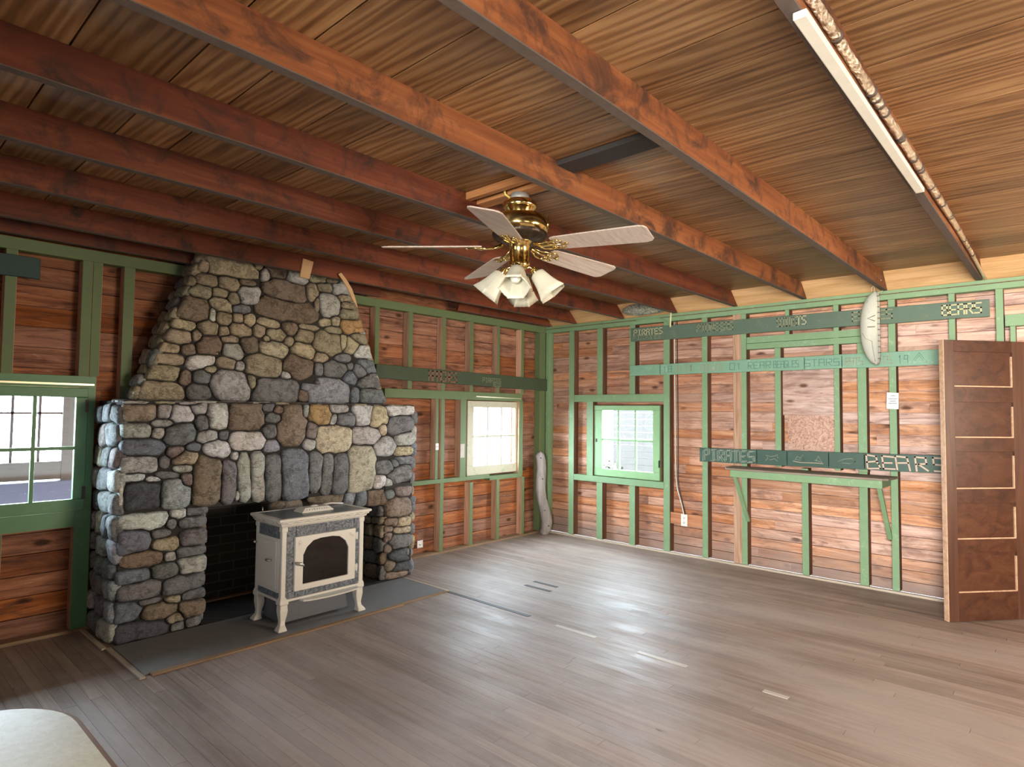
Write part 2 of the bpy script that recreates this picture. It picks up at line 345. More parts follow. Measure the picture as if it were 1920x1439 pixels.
# ------------------------------------------------------------------ mesh builder
BASE = {}
class MB:
    def __init__(s): s.v = []; s.f = []; s.m = []; s.t = []; s.sm = []
    def add(s, vs, fs, mat=0, tint=None, smooth=False):
        b = len(s.v); s.v += [tuple(x) for x in vs]
        if tint is None: tint = (random.random(), random.random(), random.random())
        for f in fs:
            s.f.append(tuple(b+i for i in f)); s.m.append(mat); s.t.append(tint); s.sm.append(smooth)
    def box(s, x0, x1, y0, y1, z0, z1, mats=0, tint=None):
        """mats: one index, or dict of face name -> index ('-x','+x','-y','+y','-z','+z')"""
        x0, x1 = min(x0, x1), max(x0, x1); y0, y1 = min(y0, y1), max(y0, y1); z0, z1 = min(z0, z1), max(z0, z1)
        v = [(x0, y0, z0), (x1, y0, z0), (x1, y1, z0), (x0, y1, z0), (x0, y0, z1), (x1, y0, z1), (x1, y1, z1), (x0, y1, z1)]
        F = {'-z': (0, 3, 2, 1), '+z': (4, 5, 6, 7), '-y': (0, 1, 5, 4), '+x': (1, 2, 6, 5), '+y': (2, 3, 7, 6), '-x': (3, 0, 4, 7)}
        b = len(s.v); s.v += v
        if tint is None: tint = (random.random(), random.random(), random.random())
        for k, f in F.items():
            s.f.append(tuple(b+i for i in f)); s.m.append(mats.get(k, mats.get('*', 0)) if isinstance(mats, dict) else mats); s.t.append(tint); s.sm.append(False)
    def hexa(s, v, mat=0, tint=None):
        s.add(v, [(0, 3, 2, 1), (4, 5, 6, 7), (0, 1, 5, 4), (1, 2, 6, 5), (2, 3, 7, 6), (3, 0, 4, 7)], mat, tint)
    def beam(s, p, q, w, h, up=(0, 0, 1), mat=0):
        p, q = Vector(p), Vector(q); d = (q-p).normalized(); up = Vector(up)
        sd = d.cross(up).normalized(); u = sd.cross(d)
        vs = [c+sd*a*w/2+u*b*h/2 for c in (p, q) for a, b in ((-1, -1), (1, -1), (1, 1), (-1, 1))]
        s.add(vs, [(0, 1, 2, 3)[::-1], (4, 5, 6, 7), (0, 1, 5, 4), (1, 2, 6, 5), (2, 3, 7, 6), (3, 0, 4, 7)], mat)
    def tube(s, pts, r, n=10, mat=0, caps=True, smooth=True):
        pts = [Vector(p) for p in pts]; rs = r if isinstance(r, (list, tuple)) else [r]*len(pts)
        rings = []; prev = None
        for i, p in enumerate(pts):
            d = (pts[min(i+1, len(pts)-1)]-pts[max(i-1, 0)]).normalized()
            ref = prev if prev is not None else (Vector((0, 0, 1)) if abs(d.z) < .9 else Vector((1, 0, 0)))
            a = (ref-d*ref.dot(d)).normalized(); prev = a; b = d.cross(a)
            rings.append([p+(a*math.cos(2*math.pi*k/n)+b*math.sin(2*math.pi*k/n))*rs[i] for k in range(n)])
        vs = [v for rg in rings for v in rg]; fs = []
        for i in range(len(pts)-1):
            for k in range(n):
                fs.append((i*n+k, i*n+(k+1) % n, (i+1)*n+(k+1) % n, (i+1)*n+k))
        if caps: fs.append(tuple(range(n))[::-1]); fs.append(tuple((len(pts)-1)*n+k for k in range(n)))
        s.add(vs, fs, mat, None, smooth)
    def lathe(s, prof, n=28, mat=0, T=None, mod=None, smooth=True):
        """prof: (radius, z) bottom to top or any order; mod(angle, i)->radius factor"""
        T = T or Matrix.Identity(4); vs = []; fs = []
        for i, (r, z) in enumerate(prof):
            for k in range(n):
                a = 2*math.pi*k/n; rr = r*(mod(a, i) if mod else 1)
                vs.append(T @ Vector((rr*math.cos(a), rr*math.sin(a), z)))
        for i in range(len(prof)-1):
            for k in range(n):
                fs.append((i*n+k, i*n+(k+1) % n, (i+1)*n+(k+1) % n, (i+1)*n+k))
        s.add(vs, fs, mat, None, smooth)
    def prism(s, poly, n, t, mat=0, T=None, caps=True):
        """poly of 3D points, extruded by vector n*t"""
        T = T or Matrix.Identity(4); n = Vector(n)*t; k = len(poly)
        a = [T @ Vector(p) for p in poly]; b = [T @ (Vector(p)+n) for p in poly]
        fs = [(i, (i+1) % k, k+(i+1) % k, k+i) for i in range(k)]
        if caps: fs += [tuple(range(k))[::-1], tuple(range(k, 2*k))]
        s.add(a+b, fs, mat)
    def build(s, name, mats, parent=None, bevel=0, base=None, label=None, seg=2, recalc=True):
        if not isinstance(mats, (list, tuple)): mats = [mats]
        if parent is not None: base = BASE[parent.name]
        base = Vector(base) if base is not None else Vector((0, 0, 0))
        me = bpy.data.meshes.new(name); me.from_pydata([Vector(v)-base for v in s.v], [], s.f)
        for m in mats: me.materials.append(m)
        me.polygons.foreach_set('material_index', s.m); me.polygons.foreach_set('use_smooth', s.sm)
        ca = me.attributes.new('tint', 'FLOAT_COLOR', 'CORNER'); buf = np.ones((len(me.loops), 4), np.float32)
        i = 0
        for p, t in zip(me.polygons, s.t):
            k = p.loop_total; buf[i:i+k, :3] = t; i += k
        ca.data.foreach_set('color', buf.ravel())
        if recalc:
            import bmesh
            bm = bmesh.new(); bm.from_mesh(me); bmesh.ops.recalc_face_normals(bm, faces=bm.faces); bm.to_mesh(me); bm.free()
        me.update()
        o = bpy.data.objects.new(name, me); col.objects.link(o)
        if parent is not None: o.parent = parent; BASE[o.name] = base
        else: o.location = base; BASE[o.name] = base
        if bevel:
            b = o.modifiers.new('bevel', 'BEVEL'); b.width = bevel; b.segments = seg; b.limit_method = 'ANGLE'; b.angle_limit = R(50)
        if label: o['label'] = label
        return o

def tag(o, label=None, cat=None, group=None, kind=None):
    if label: o['label'] = label
    if cat: o['category'] = cat
    if group: o['group'] = group
    if kind: o['kind'] = kind
    return o
def thing(name, label, cat, loc, group=None, kind=None):
    o = bpy.data.objects.new(name, None); col.objects.link(o); o.location = loc; o.empty_display_size = .1
    BASE[o.name] = Vector(loc)
    return tag(o, label, cat, group, kind)

def ray(px, py):
    return rt2*((px-960)/FPX) - up2*((py-719.5)/FPX) + fw
def onA(px, py, y=0.):      # point of the fireplace wall's plane
    d = ray(px, py); return CAM + d*((y-CAM.y)/d.y)

# ------------------------------------------------------------------ setting: floor
ZP0, ZP1, ZC = 2.50, 2.58, 2.72      # plate bottom, plate top / beam bottom, ceiling
XL, YR = -8.5, -8.5
fl = MB(); x = XL
while x < .09:
    w = .062; y = YR + random.uniform(-1.5, 0)
    while y < .1:
        L = random.uniform(1.2, 2.8); y1 = min(y+L, .1); y0 = max(y, YR)
        if y1 > y0: fl.box(x+.0006, min(x+w, .1)-.0006, y0+.001, y1-.001, -.02, 0)
        y += L
    x += w
fl.box(XL, .1, YR, .1, -.05, -.018, 0, (.0, .0, .0))
floor = tag(fl.build('floor', floor_mat), 'worn grey brown narrow strip floor', None, None, 'structure')
# pale and dark replaced strips let into the floor
for (xx, ya, yb, pale) in ((-2.62, -2.24, -2.58, 1), (-2.64, -2.91, -3.24, 1), (-2.645, -3.69, -3.82, 1), (-2.6, -1.1, -1.98, 0), (-2.0, -1.42, -1.70, 0), (-1.86, -1.40, -1.66, 0)):
    m = MB(); m.box(xx-.018, xx+.018, ya, yb, -.001, .0025); m.build('floor_patch', plain('pale_strip', (.52, .47, .42), .5) if pale else plain('dark_strip', (.045, .04, .04), .6), floor, label='pale strip let into the floor' if pale else 'dark gap strip in the floor')

# ------------------------------------------------------------------ setting: walls
def siding(mb, u0, u1, z0, z1, pitch, holes, put):
    z = z0
    while z < z1-1e-4:
        zt = min(z+pitch, z1); cuts = sorted({z, zt} | {h[2] for h in holes if z < h[2] < zt} | {h[3] for h in holes if z < h[3] < zt})
        # board lengths
        us = [u0]; 
        while us[-1] < u1: us.append(us[-1]+random.uniform(1.6, 4.2))
        us[-1] = u1; off = random.uniform(0, .006)
        for a, b in zip(us[:-1], us[1:]):
            tint = (random.random(), random.random(), random.random())
            for c0, c1 in zip(cuts[:-1], cuts[1:]):
                segs = [(a, b)]
                for h in holes:
                    if h[2] < c1-1e-5 and h[3] > c0+1e-5:
                        ns = []
                        for p, q in segs:
                            if h[1] <= p or h[0] >= q: ns.append((p, q)); continue
                            if h[0] > p: ns.append((p, h[0]))
                            if h[1] < q: ns.append((h[1], q))
                        segs = ns
                for p, q in segs:
                    put(mb, p+.0005, q-.0005, c0+(.0035 if c0 == z else 0), c1-(.0035 if c1 == zt else 0), off, tint)
        z = zt
SD = .09
def putA(mb, u0, u1, z0, z1, off, t): mb.box(u0, u1, SD+off, SD+.03, z0, z1, 0, t)
def putB(mb, u0, u1, z0, z1, off, t): mb.box(SD+off, SD+.03, u0, u1, z0, z1, 0, t)
HA = [(-5.73, -4.955, .82, 1.615), (-1.325, -.50, .79, 1.60)]
HB = [(-1.598, -.735, .765, 1.575)]
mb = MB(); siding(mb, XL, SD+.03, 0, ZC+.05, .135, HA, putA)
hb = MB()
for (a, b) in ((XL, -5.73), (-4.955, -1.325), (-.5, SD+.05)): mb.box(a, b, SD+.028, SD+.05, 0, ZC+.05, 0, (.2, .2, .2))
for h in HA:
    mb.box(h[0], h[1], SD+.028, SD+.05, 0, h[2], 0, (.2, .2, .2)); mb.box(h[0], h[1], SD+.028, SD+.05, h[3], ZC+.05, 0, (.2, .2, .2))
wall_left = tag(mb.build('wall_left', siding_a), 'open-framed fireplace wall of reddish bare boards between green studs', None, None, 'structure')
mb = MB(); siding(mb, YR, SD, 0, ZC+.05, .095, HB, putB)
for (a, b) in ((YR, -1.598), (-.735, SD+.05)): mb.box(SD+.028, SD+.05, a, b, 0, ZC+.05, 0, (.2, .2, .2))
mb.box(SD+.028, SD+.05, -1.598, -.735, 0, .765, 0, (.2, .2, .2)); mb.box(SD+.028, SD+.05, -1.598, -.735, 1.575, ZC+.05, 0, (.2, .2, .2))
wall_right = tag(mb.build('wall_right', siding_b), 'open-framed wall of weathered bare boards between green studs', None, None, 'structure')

def wallA_member(name, x0, x1, z0, z1, y0=0., y1=SD, g=green_a, side=bare_stud, bev=.002):
    m = MB(); m.box(x0, x1, y0, y1, z0, z1, {'-y': 0, '*': 1}); return m.build(name, [g, side], wall_left, bev, seg=1)
def wallB_member(name, y0, y1, z0, z1, x0=0., x1=SD, g=green_b, side=bare_dark, bev=.002):
    m = MB(); m.box(x0, x1, y0, y1, z0, z1, {'-x': 0, '*': 1}); return m.build(name, [g, side], wall_right, bev, seg=1)
# fireplace wall framing
wallA_member('top_plate', XL, SD, ZP0, ZP1, side=green_a)
for a, b in ((-5.40, -5.34), (-4.99, -4.93), (-4.928, -4.872)): wallA_member('stud', a, b, 1.71, ZP0)
wallA_member('stud', -4.741, -4.672, .02, ZP0)
wallA_member('stud', -4.98, -4.885, .02, 1.71, g=green_w)
wallA_member('stud', -5.62, -5.565, .02, .70)
wallA_member('stud', -5.385, -5.355, .02, .70)
wallA_member('stud', -6.2, -6.14, .02, ZP0); wallA_member('stud', -5.82, -5.765, .02, ZP0)
wallA_member('window_header', -5.765, -4.885, 1.632, 1.71, -.004, g=green_w)
wallA_member('window_sill_rail', -5.765, -4.98, .70, .806, -.004, g=green_w)
for a, b in ((-2.605, -2.555), (-2.198, -2.144)): wallA_member('stud', a, b, 1.72, ZP0)
wallA_member('stud', -2.165, -2.121, .02, .76)
wallA_member('stud', -1.745, -1.695, .02, ZP0)
for a, b in ((-1.33, -1.28), (-.893, -.85), (-.470, -.42)): wallA_member('stud', a, b, 1.71, ZP0)
for a, b in ((-1.31, -1.26), (-.879, -.83), (-.439, -.39)): wallA_member('stud', a, b, .02, .71)
wallA_member('stud', -1.816, -1.776, .76, 1.63, .004)
wallA_member('stud', -1.465, -1.375, .76, 1.63)
wallA_member('window_header', -2.48, -.45, 1.625, 1.715, -.004, side=green_a)
wallA_member('sill_rail', -2.165, -1.0, .735, .78, -.003, side=green_a); wallA_member('sill_rail', -1.0, -.44, .71, .76, -.003, side=green_a)
wallA_member('window_jamb', -.50, -.425, .74, 1.63)
wallA_member('corner_post', -.112, -.003, .02, ZP0, side=green_a)
m = MB(); m.beam((-1.245, -.012, 1.665), (-.49, -.012, 1.655), .012, .012)
m.build('curtain_wire', plain('brass_wire', (.7, .6, .4), .3, .8), wall_left)
m = MB(); m.beam((-5.7, -.014, 1.655), (-4.90, -.014, 1.652), .012, .012); m.build('curtain_wire', plain('brass_wire', (.7, .6, .4), .3, .8), wall_left)
wallA_member('sole_plate', XL, SD, 0, .022, -.012, side=trim_dark, g=trim_dark)
# right wall framing
wallB_member('top_plate', YR, -.002, ZP0, ZP1, side=green_b)
m = MB(); m.box(-.006, .0, YR, -.002, 2.545, 2.551); m.build('plate_seam', bare_dark, wall_right)
wallB_member('corner_post', -.055, -.004, .02, ZP0, side=green_b)
for a, b, z0, z1 in ((-.452, -.372, .02, ZP0), (-.868, -.785, 1.71, ZP0), (-.868, -.785, .02, .68), (-1.305, -1.229, 1.71, ZP0), (-1.305, -1.229, .02, .68),
                     (-1.733, -1.657, .02, ZP0), (-2.163, -2.1, .02, ZP0), (-2.57, -2.515, .02, ZP0),
                     (-2.983, -2.942, 2.26, ZP0), (-2.9, -2.842, 1.0, 2.14), (-3.412, -3.365, 1.0, ZP0), (-3.628, -3.557, 1.0, 2.14),
                     (-3.855, -3.80, .02, ZP0), (-3.138, -3.078, .02, 1.0), (-3.625, -3.557, .02, 1.0), (-4.275, -4.23, .02, ZP0), (-4.584, -4.535, .02, ZP0)):
    wallB_member('stud', a, b, z0, z1)
m = MB(); m.box(.004, SD, -2.515, -2.43, .02, ZP0); m.build('bare_stud', bare_stud, wall_right, .002)
wallB_member('window_header', -1.66, -.455, 1.625, 1.71, -.004, side=green_b)
wallB_member('sill_rail', -1.66, -.455, .68, .75, -.004, side=green_b)
wallB_member('window_jamb', -.732, -.64, .745, 1.63)
wallB_member('window_header', -3.64, -2.572, 2.20, 2.262, -.003, side=green_b); wallB_member('window_header', -3.64, -2.572, 2.14, 2.197, -.003, side=green_b)
wallB_member('door_header', -5.5, -4.59, 2.2, 2.29, -.003, side=green_b); wallB_member('door_jamb', -4.655, -4.62, 0, 2.2)
wallB_member('stud', -5.56, -5.5, .02, ZP0)
for k in range(6): wallB_member('stud', -6.1-.45*k, -6.05-.45*k, .02, ZP0)
m = MB(); m.box(-.025, .004, -4.60, -.09, 0, .02); m.build('sole_trim', trim_mat, wall_right, .003)
m = MB(); m.box(.055, SD-.001, -2.942, -3.365+.002, 1.17, 1.49, 0); m.build('patch_panel', osb_mat, wall_right, label='pinkish chip board patch')
m = MB(); m.box(.05, SD, -3.365, -2.9, 1.49, 1.93); m.build('patch_boards', siding_b, wall_right)
# unseen walls behind and beside the camera, built solid
def far_wall(name, axis, pos, openings, lo, hi):
    m = MB(); t = .06
    def bx(u0, u1, z0, z1):
        if axis == 'x': m.box(pos-t, pos, u0, u1, z0, z1)
        else: m.box(u0, u1, pos-t, pos, z0, z1)
    u = lo
    for (a, b, z0, z1) in openings:
        bx(u, a, 0, ZC+.05); bx(a, b, 0, z0); bx(a, b, z1, ZC+.05); u = b
    bx(u, hi, 0, ZC+.05)
    return tag(m.build(name, siding_a), None, None, None, 'structure')
far_wall('wall_side', 'x', XL, [], YR, SD)
far_wall('wall_rear', 'y', YR, [], XL, SD)
for i, (ax, c, w) in enumerate((('x', -2.6, 1.9), ('x', -5.6, 1.9), ('y', -5.9, 1.9), ('y', -2.0, 2.2))):     # made-up window frames added around the fill lamps, no openings behind
    m = MB()
    for (u0, u1, z0, z1) in ((c-w/2-.08, c-w/2, .75, 2.2), (c+w/2, c+w/2+.08, .75, 2.2), (c-w/2, c+w/2, .75, .84), (c-w/2, c+w/2, 2.12, 2.2)):
        if ax == 'x': m.box(XL, XL+.06, u0, u1, z0, z1)
        else: m.box(u0, u1, YR, YR+.06, z0, z1)
    tag(m.build('window_%d' % (i+4), green_w), None, None, None, 'structure')

# ------------------------------------------------------------------ setting: ceiling and eaves
mb = MB(); x = -8.5; k = 0
while x < -.13:
    w = (.222, .31)[k % 2]; x1 = min(x+w, -.13); y = YR
    while y < .12:
        L = 2.44; y1 = min(y+L, .12)
        mb.box(x+.0035, x1-.0035, y+.001, y1-.001, ZC, ZC+.015); y += L
    x += w; k += 1
mb.box(XL, .12, YR, .12, ZC+.014, ZC+.04, 0, (.0, .1, .1))
ceiling = tag(mb.build('ceiling', ceil_mat), 'tan board ceiling above the red brown beams', None, None, 'structure')
for k in range(2):      # two sloping boards where the ceiling meets the right wall
    m = MB(); a, b = k*.5, (k+1)*.5
    p0 = Vector((-.165, 0, ZC+.001)); p1 = Vector((.03, 0, ZP1-.003)); q0 = p0.lerp(p1, a+.004); q1 = p0.lerp(p1, b-.004); n = Vector((.02, 0, .022))
    vs = []
    for q in (q0, q1):
        vs += [Vector((q.x, YR, q.z)), Vector((q.x, .09, q.z)), Vector((q.x, .09, q.z))+n, Vector((q.x, YR, q.z))+n]
    m.add([vs[0], vs[1], vs[2], vs[3], vs[4], vs[5], vs[6], vs[7]], [(0, 1, 5, 4), (1, 2, 6, 5), (2, 3, 7, 6), (3, 0, 4, 7), (0, 1, 2, 3), (4, 5, 6, 7)])
    m.build('eave_board', eave_mat, ceiling)

# ceiling beams, each with its end cut to the sloping eave
def ceiling_beam(yn, x0, x1, label, mat, yw=.046, skew=0., cutl=False):
    m = MB(); n = 40; vs = []
    ax = [x0+(x1-x0)*i/n for i in range(n+1)]
    for i, xx in enumerate(ax):
        jig = .0015*math.sin(xx*5+yn*7)
        for (dy, z) in ((0, ZP1), (yw, ZP1), (yw, ZC+.002), (0, ZC+.002)):
            xe = xx
            if i == n and z > ZP1+.01 and x1 > -.1: xe = xx-.165
            if i == 0 and z > ZP1+.01 and cutl: xe = xx+.12
            vs.append((xe, yn+dy+jig+skew*(xx-x0), z+(jig if z < ZC-.02 else 0)))
    fs = []
    for i in range(n):
        for k in range(4): fs.append((i*4+k, i*4+(k+1) % 4, i*4+4+(k+1) % 4, i*4+4+k))
    fs += [(3, 2, 1, 0), tuple(n*4+k for k in range(4))]
    m.add(vs, fs)
    for i in range(n): m.m[i*4] = 1
    return tag(m.build('ceiling_beam', [mat, beam_under], None, .003, base=(x0, yn, ZP1), seg=1), label, 'beam', 'ceiling beams')
ceiling_beam(-4.46, -8.5, -.005, 'brown ceiling beam with a white board and foil-wrapped pipe alongside, nearest the door', beam_orange)
ceiling_beam(-3.80, -8.5, -.005, 'orange brown ceiling beam from which the birch bark canoe hangs', beam_orange)
ceiling_beam(-3.145, -8.5, -.005, 'orange red ceiling beam just in front of the ceiling fan', beam_orange)
ceiling_beam(-2.49, -8.5, -.005, 'red brown ceiling beam just behind the ceiling fan', beam_mat)
ceiling_beam(-1.83, -8.5, -.005, 'dark red ceiling beam, second behind the fan, ending left of the yellow conduit', beam_mat)
ceiling_beam(-1.17, -8.5, -.005, 'dark red ceiling beam with its end behind the crumpled bundle', beam_mat)
ceiling_beam(-.50, -8.5, -.005, 'stained ceiling beam crossing the top of the stone chimney', beam_mat)
ceiling_beam(-.10, -1.62, -.005, 'short dark beam above the small bright window, meeting the room corner', beam_mat, cutl=True)
ceiling_beam(-.10, -8.5, -2.62, 'dark beam against the fireplace wall, broken off right of the chimney', beam_mat)
m = MB(); m.box(-3.79, -3.655, -3.753, -3.10, ZC-.026, ZC-.001); tag(m.build('blocking_board', plain('charred_board', (.025, .022, .02), .7), None, .003, base=(-3.72, -3.42, ZC-.026)), 'blackened flat board on the ceiling between two beams right of the fan', 'board')
m = MB(); m.box(-3.775, -3.735, -3.099, -2.444, ZC-.042, ZC-.001); tag(m.build('blocking_board', block_mat, None, .003, base=(-3.755, -2.78, ZC-.042)), 'fresh orange wood batten on the ceiling just behind the fan mount', 'board')

# ------------------------------------------------------------------ windows
def sash(prefix, label, axis, u0, u1, z0, z1, gu0, gu1, gz0, gz1, cols, rows, off, mat, t=.035, bar=.022, kids=True):
    """sash frame, glazing bars and panes; u runs along the wall"""
    root = None; m = MB(); mats = [mat, mat]
    def bx(mm, a, b, c, d, o0, o1):
        if axis == 'A': mm.box(a, b, off+o0, off+o1, c, d)
        else: mm.box(off+o0, off+o1, a, b, c, d)
    bx(m, u0, u1, gz1, z1, 0, t); bx(m, u0, u1, z0, gz0, 0, t); bx(m, u0, gu0, gz0, gz1, 0, t); bx(m, gu1, u1, gz0, gz1, 0, t)
    root = m.build(prefix, mat, None, .004, base=((u0+u1)/2, off, z0) if axis == 'A' else (off, (u0+u1)/2, z0))
    tag(root, label, None, None, 'structure')
    g = MB()
    for i in range(1, cols):
        u = gu0+(gu1-gu0)*i/cols; bx(g, u-bar/2, u+bar/2, gz0, gz1, .006, t-.006)
    for j in range(1, rows):
        z = gz0+(gz1-gz0)*j/rows; bx(g, gu0, gu1, z-bar/2, z+bar/2, .007, t-.007)
    g.build('glazing_bars', mat, root, .002)
    p = MB(); bx(p, gu0-.003, gu1+.003, gz0-.003, gz1+.003, t/2-.0015, t/2+.0015); p.build('pane', pane_mat, root)
    return root
w1 = sash('window_1', 'large open-hinged green sash left of the stone fireplace', 'A', -5.735, -4.935, .81, 1.628, -5.665, -5.003, .888, 1.565, 3, 2, -.034, green_w)
for z in (1.51, .93):
    m = MB(); m.box(-4.95, -4.932, -.040, -.034, z-.045, z+.04); m.build('hinge', plain('rusty_hinge', (.10, .08, .07), .6, .4), w1)
w2 = sash('window_2', 'small bright six-pane window right of the fireplace', 'A', -1.33, -.502, .78, 1.615, -1.232, -.538, .882, 1.542, 3, 2, .03, paint('pale_sash_wood', (.52, .47, .33), .5, (.34, .38, .24), .55))
w3 = sash('window_3', 'green six-pane window in the weathered right wall', 'B', -1.60, -.733, .757, 1.582, -1.514, -.846, .842, 1.526, 3, 2, .02, green_w3)
m = MB(); m.box(.02, .028, -1.6, -1.585, .9, .98); m.build('hinge', plain('rusty_hinge', (.10, .08, .07), .6, .4), w3)
m = MB(); m.box(.012, .02, -.775, -.76, 1.15, 1.19); m.build('latch', plain('rusty_hinge', (.10, .08, .07), .6, .4), w3)
# casing boxes of the openings through the wall
for nm, parent, rects in (('window_casing', wall_left, [(-5.735, -5.735, .79, 1.65), (-4.955, -4.93, .79, 1.65)]),):
    pass
def casing(axis, h, parent, mat):
    m = MB(); a, b, c, d = h; t = .02
    for (p, q, r, s_) in ((a-t, a, c-t, d+t), (b, b+t, c-t, d+t), (a, b, c-t, c), (a, b, d, d+t)):
        if axis == 'A': m.box(p, q, .055, SD+.035, r, s_)
        else: m.box(.055, SD+.035, p, q, r, s_)
    m.build('window_casing', mat, parent)
casing('A', HA[0], wall_left, green_w); casing('A', HA[1], wall_left, bare_dark); casing('B', HB[0], wall_right, bare_dark)

# ------------------------------------------------------------------ outside, with colours darkened to offset the very bright sky
m = MB(); m.box(-14, 14, SD+.2, 16, -.5, -.45); m.box(SD+.2, 14, -10, SD+.2, -.5, -.45)
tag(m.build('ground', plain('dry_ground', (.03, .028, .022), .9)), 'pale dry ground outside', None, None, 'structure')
# enclosed porch frame beyond the left window
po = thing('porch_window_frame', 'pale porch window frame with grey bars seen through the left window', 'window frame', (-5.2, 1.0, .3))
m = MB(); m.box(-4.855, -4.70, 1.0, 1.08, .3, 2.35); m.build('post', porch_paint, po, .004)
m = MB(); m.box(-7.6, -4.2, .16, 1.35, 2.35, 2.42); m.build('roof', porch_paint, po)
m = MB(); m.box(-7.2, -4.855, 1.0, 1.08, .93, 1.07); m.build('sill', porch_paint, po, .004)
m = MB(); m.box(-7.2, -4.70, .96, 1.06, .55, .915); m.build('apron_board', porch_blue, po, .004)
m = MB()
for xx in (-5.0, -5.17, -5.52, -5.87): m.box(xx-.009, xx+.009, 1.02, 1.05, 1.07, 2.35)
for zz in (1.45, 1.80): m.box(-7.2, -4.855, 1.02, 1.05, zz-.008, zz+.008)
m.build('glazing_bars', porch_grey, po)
# things beyond the right window
sh = thing('shed', 'pale weathered shed seen through the right window', 'shed', (6.5, 1.6, -.45))
m = MB()
for k in range(18): m.box(6.5, 6.56, -.2, 3.2, -.45+k*.15, -.45+k*.15+.146)
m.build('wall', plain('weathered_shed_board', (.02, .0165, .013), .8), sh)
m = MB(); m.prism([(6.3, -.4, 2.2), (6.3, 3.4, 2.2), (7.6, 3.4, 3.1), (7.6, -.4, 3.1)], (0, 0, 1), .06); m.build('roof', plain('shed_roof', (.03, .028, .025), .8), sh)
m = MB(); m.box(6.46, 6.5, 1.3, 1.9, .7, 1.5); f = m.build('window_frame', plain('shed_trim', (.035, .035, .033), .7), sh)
m = MB()
for a in (1.35, 1.63): m.box(6.45, 6.462, a, a+.22, .75, 1.45)
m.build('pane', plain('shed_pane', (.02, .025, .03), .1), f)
def shrub(cx, cy, r, h, label):
    m = MB(); 
    for _ in range(900):
        d = Vector((random.gauss(0, 1), random.gauss(0, 1), random.gauss(0, 1))).normalized()*random.uniform(.5, 1)
        c = Vector((cx+d.x*r, cy+d.y*r, -.45+h/2+d.z*h/2)); a = Vector((random.gauss(0, 1), random.gauss(0, 1), random.gauss(0, 1))).normalized()*.05
        b = a.cross(Vector((random.random(), random.random(), random.random()))).normalized()*.025
        m.add([c-a, c+b, c+a, c-b], [(0, 1, 2, 3)])
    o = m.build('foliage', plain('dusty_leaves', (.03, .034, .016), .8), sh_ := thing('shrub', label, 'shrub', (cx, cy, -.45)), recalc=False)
    m = MB(); m.tube([(cx, cy, -.46), (cx+.05, cy, -.1), (cx, cy+.04, -.45+h*.5)], [.05, .04, .02], 7); m.build('stem', bare_dark, sh_)
shrub(4.2, 3.4, .7, 2.6, 'tall dusty shrub outside, behind the middle of the right window')
shrub(3.6, 1.5, .5, 1.1, 'low dusty shrub outside, low in the right window')

# ------------------------------------------------------------------ fireplace
FX0, FX1, FY, FZ = -4.85, -2.47, -.46, 1.545
BY = -.20
fire = thing('fireplace', 'tall tapering field stone fireplace with chimney breast', 'fireplace', (-3.66, -.2, 0))
TONE = dict(t=(.50, .44, .31), m=(.38, .335, .245), b=(.25, .20, .155), g=(.215, .228, .24), l=(.47, .485, .475), w=(.64, .665, .67),
            d=(.085, .095, .11), s=(.20, .235, .275), o=(.48, .33, .16), y=(.55, .50, .38), v=(.43, .41, .345), p=(.28, .235, .235), S=(.37, .41, .46))
def c2(L): return [(160+a[0]/2.6645, 460+a[1]/2.6645, a[2]/2.6645, a[3]/2.6645, a[4], a[5] if len(a) > 5 else 0, a[6] if len(a) > 6 else 2.6) for a in L]
def c3(L): return [(140+a[0]/2.6667, 880+a[1]/2.6667, a[2]/2.6667, a[3]/2.6667, a[4], a[5] if len(a) > 5 else 0, a[6] if len(a) > 6 else 2.6) for a in L]
def c8(L): return [(660+a[0]/6.256, 880+a[1]/6.256, a[2]/6.256, a[3]/6.256, a[4], a[5] if len(a) > 5 else 0, a[6] if len(a) > 6 else 2.6) for a in L]
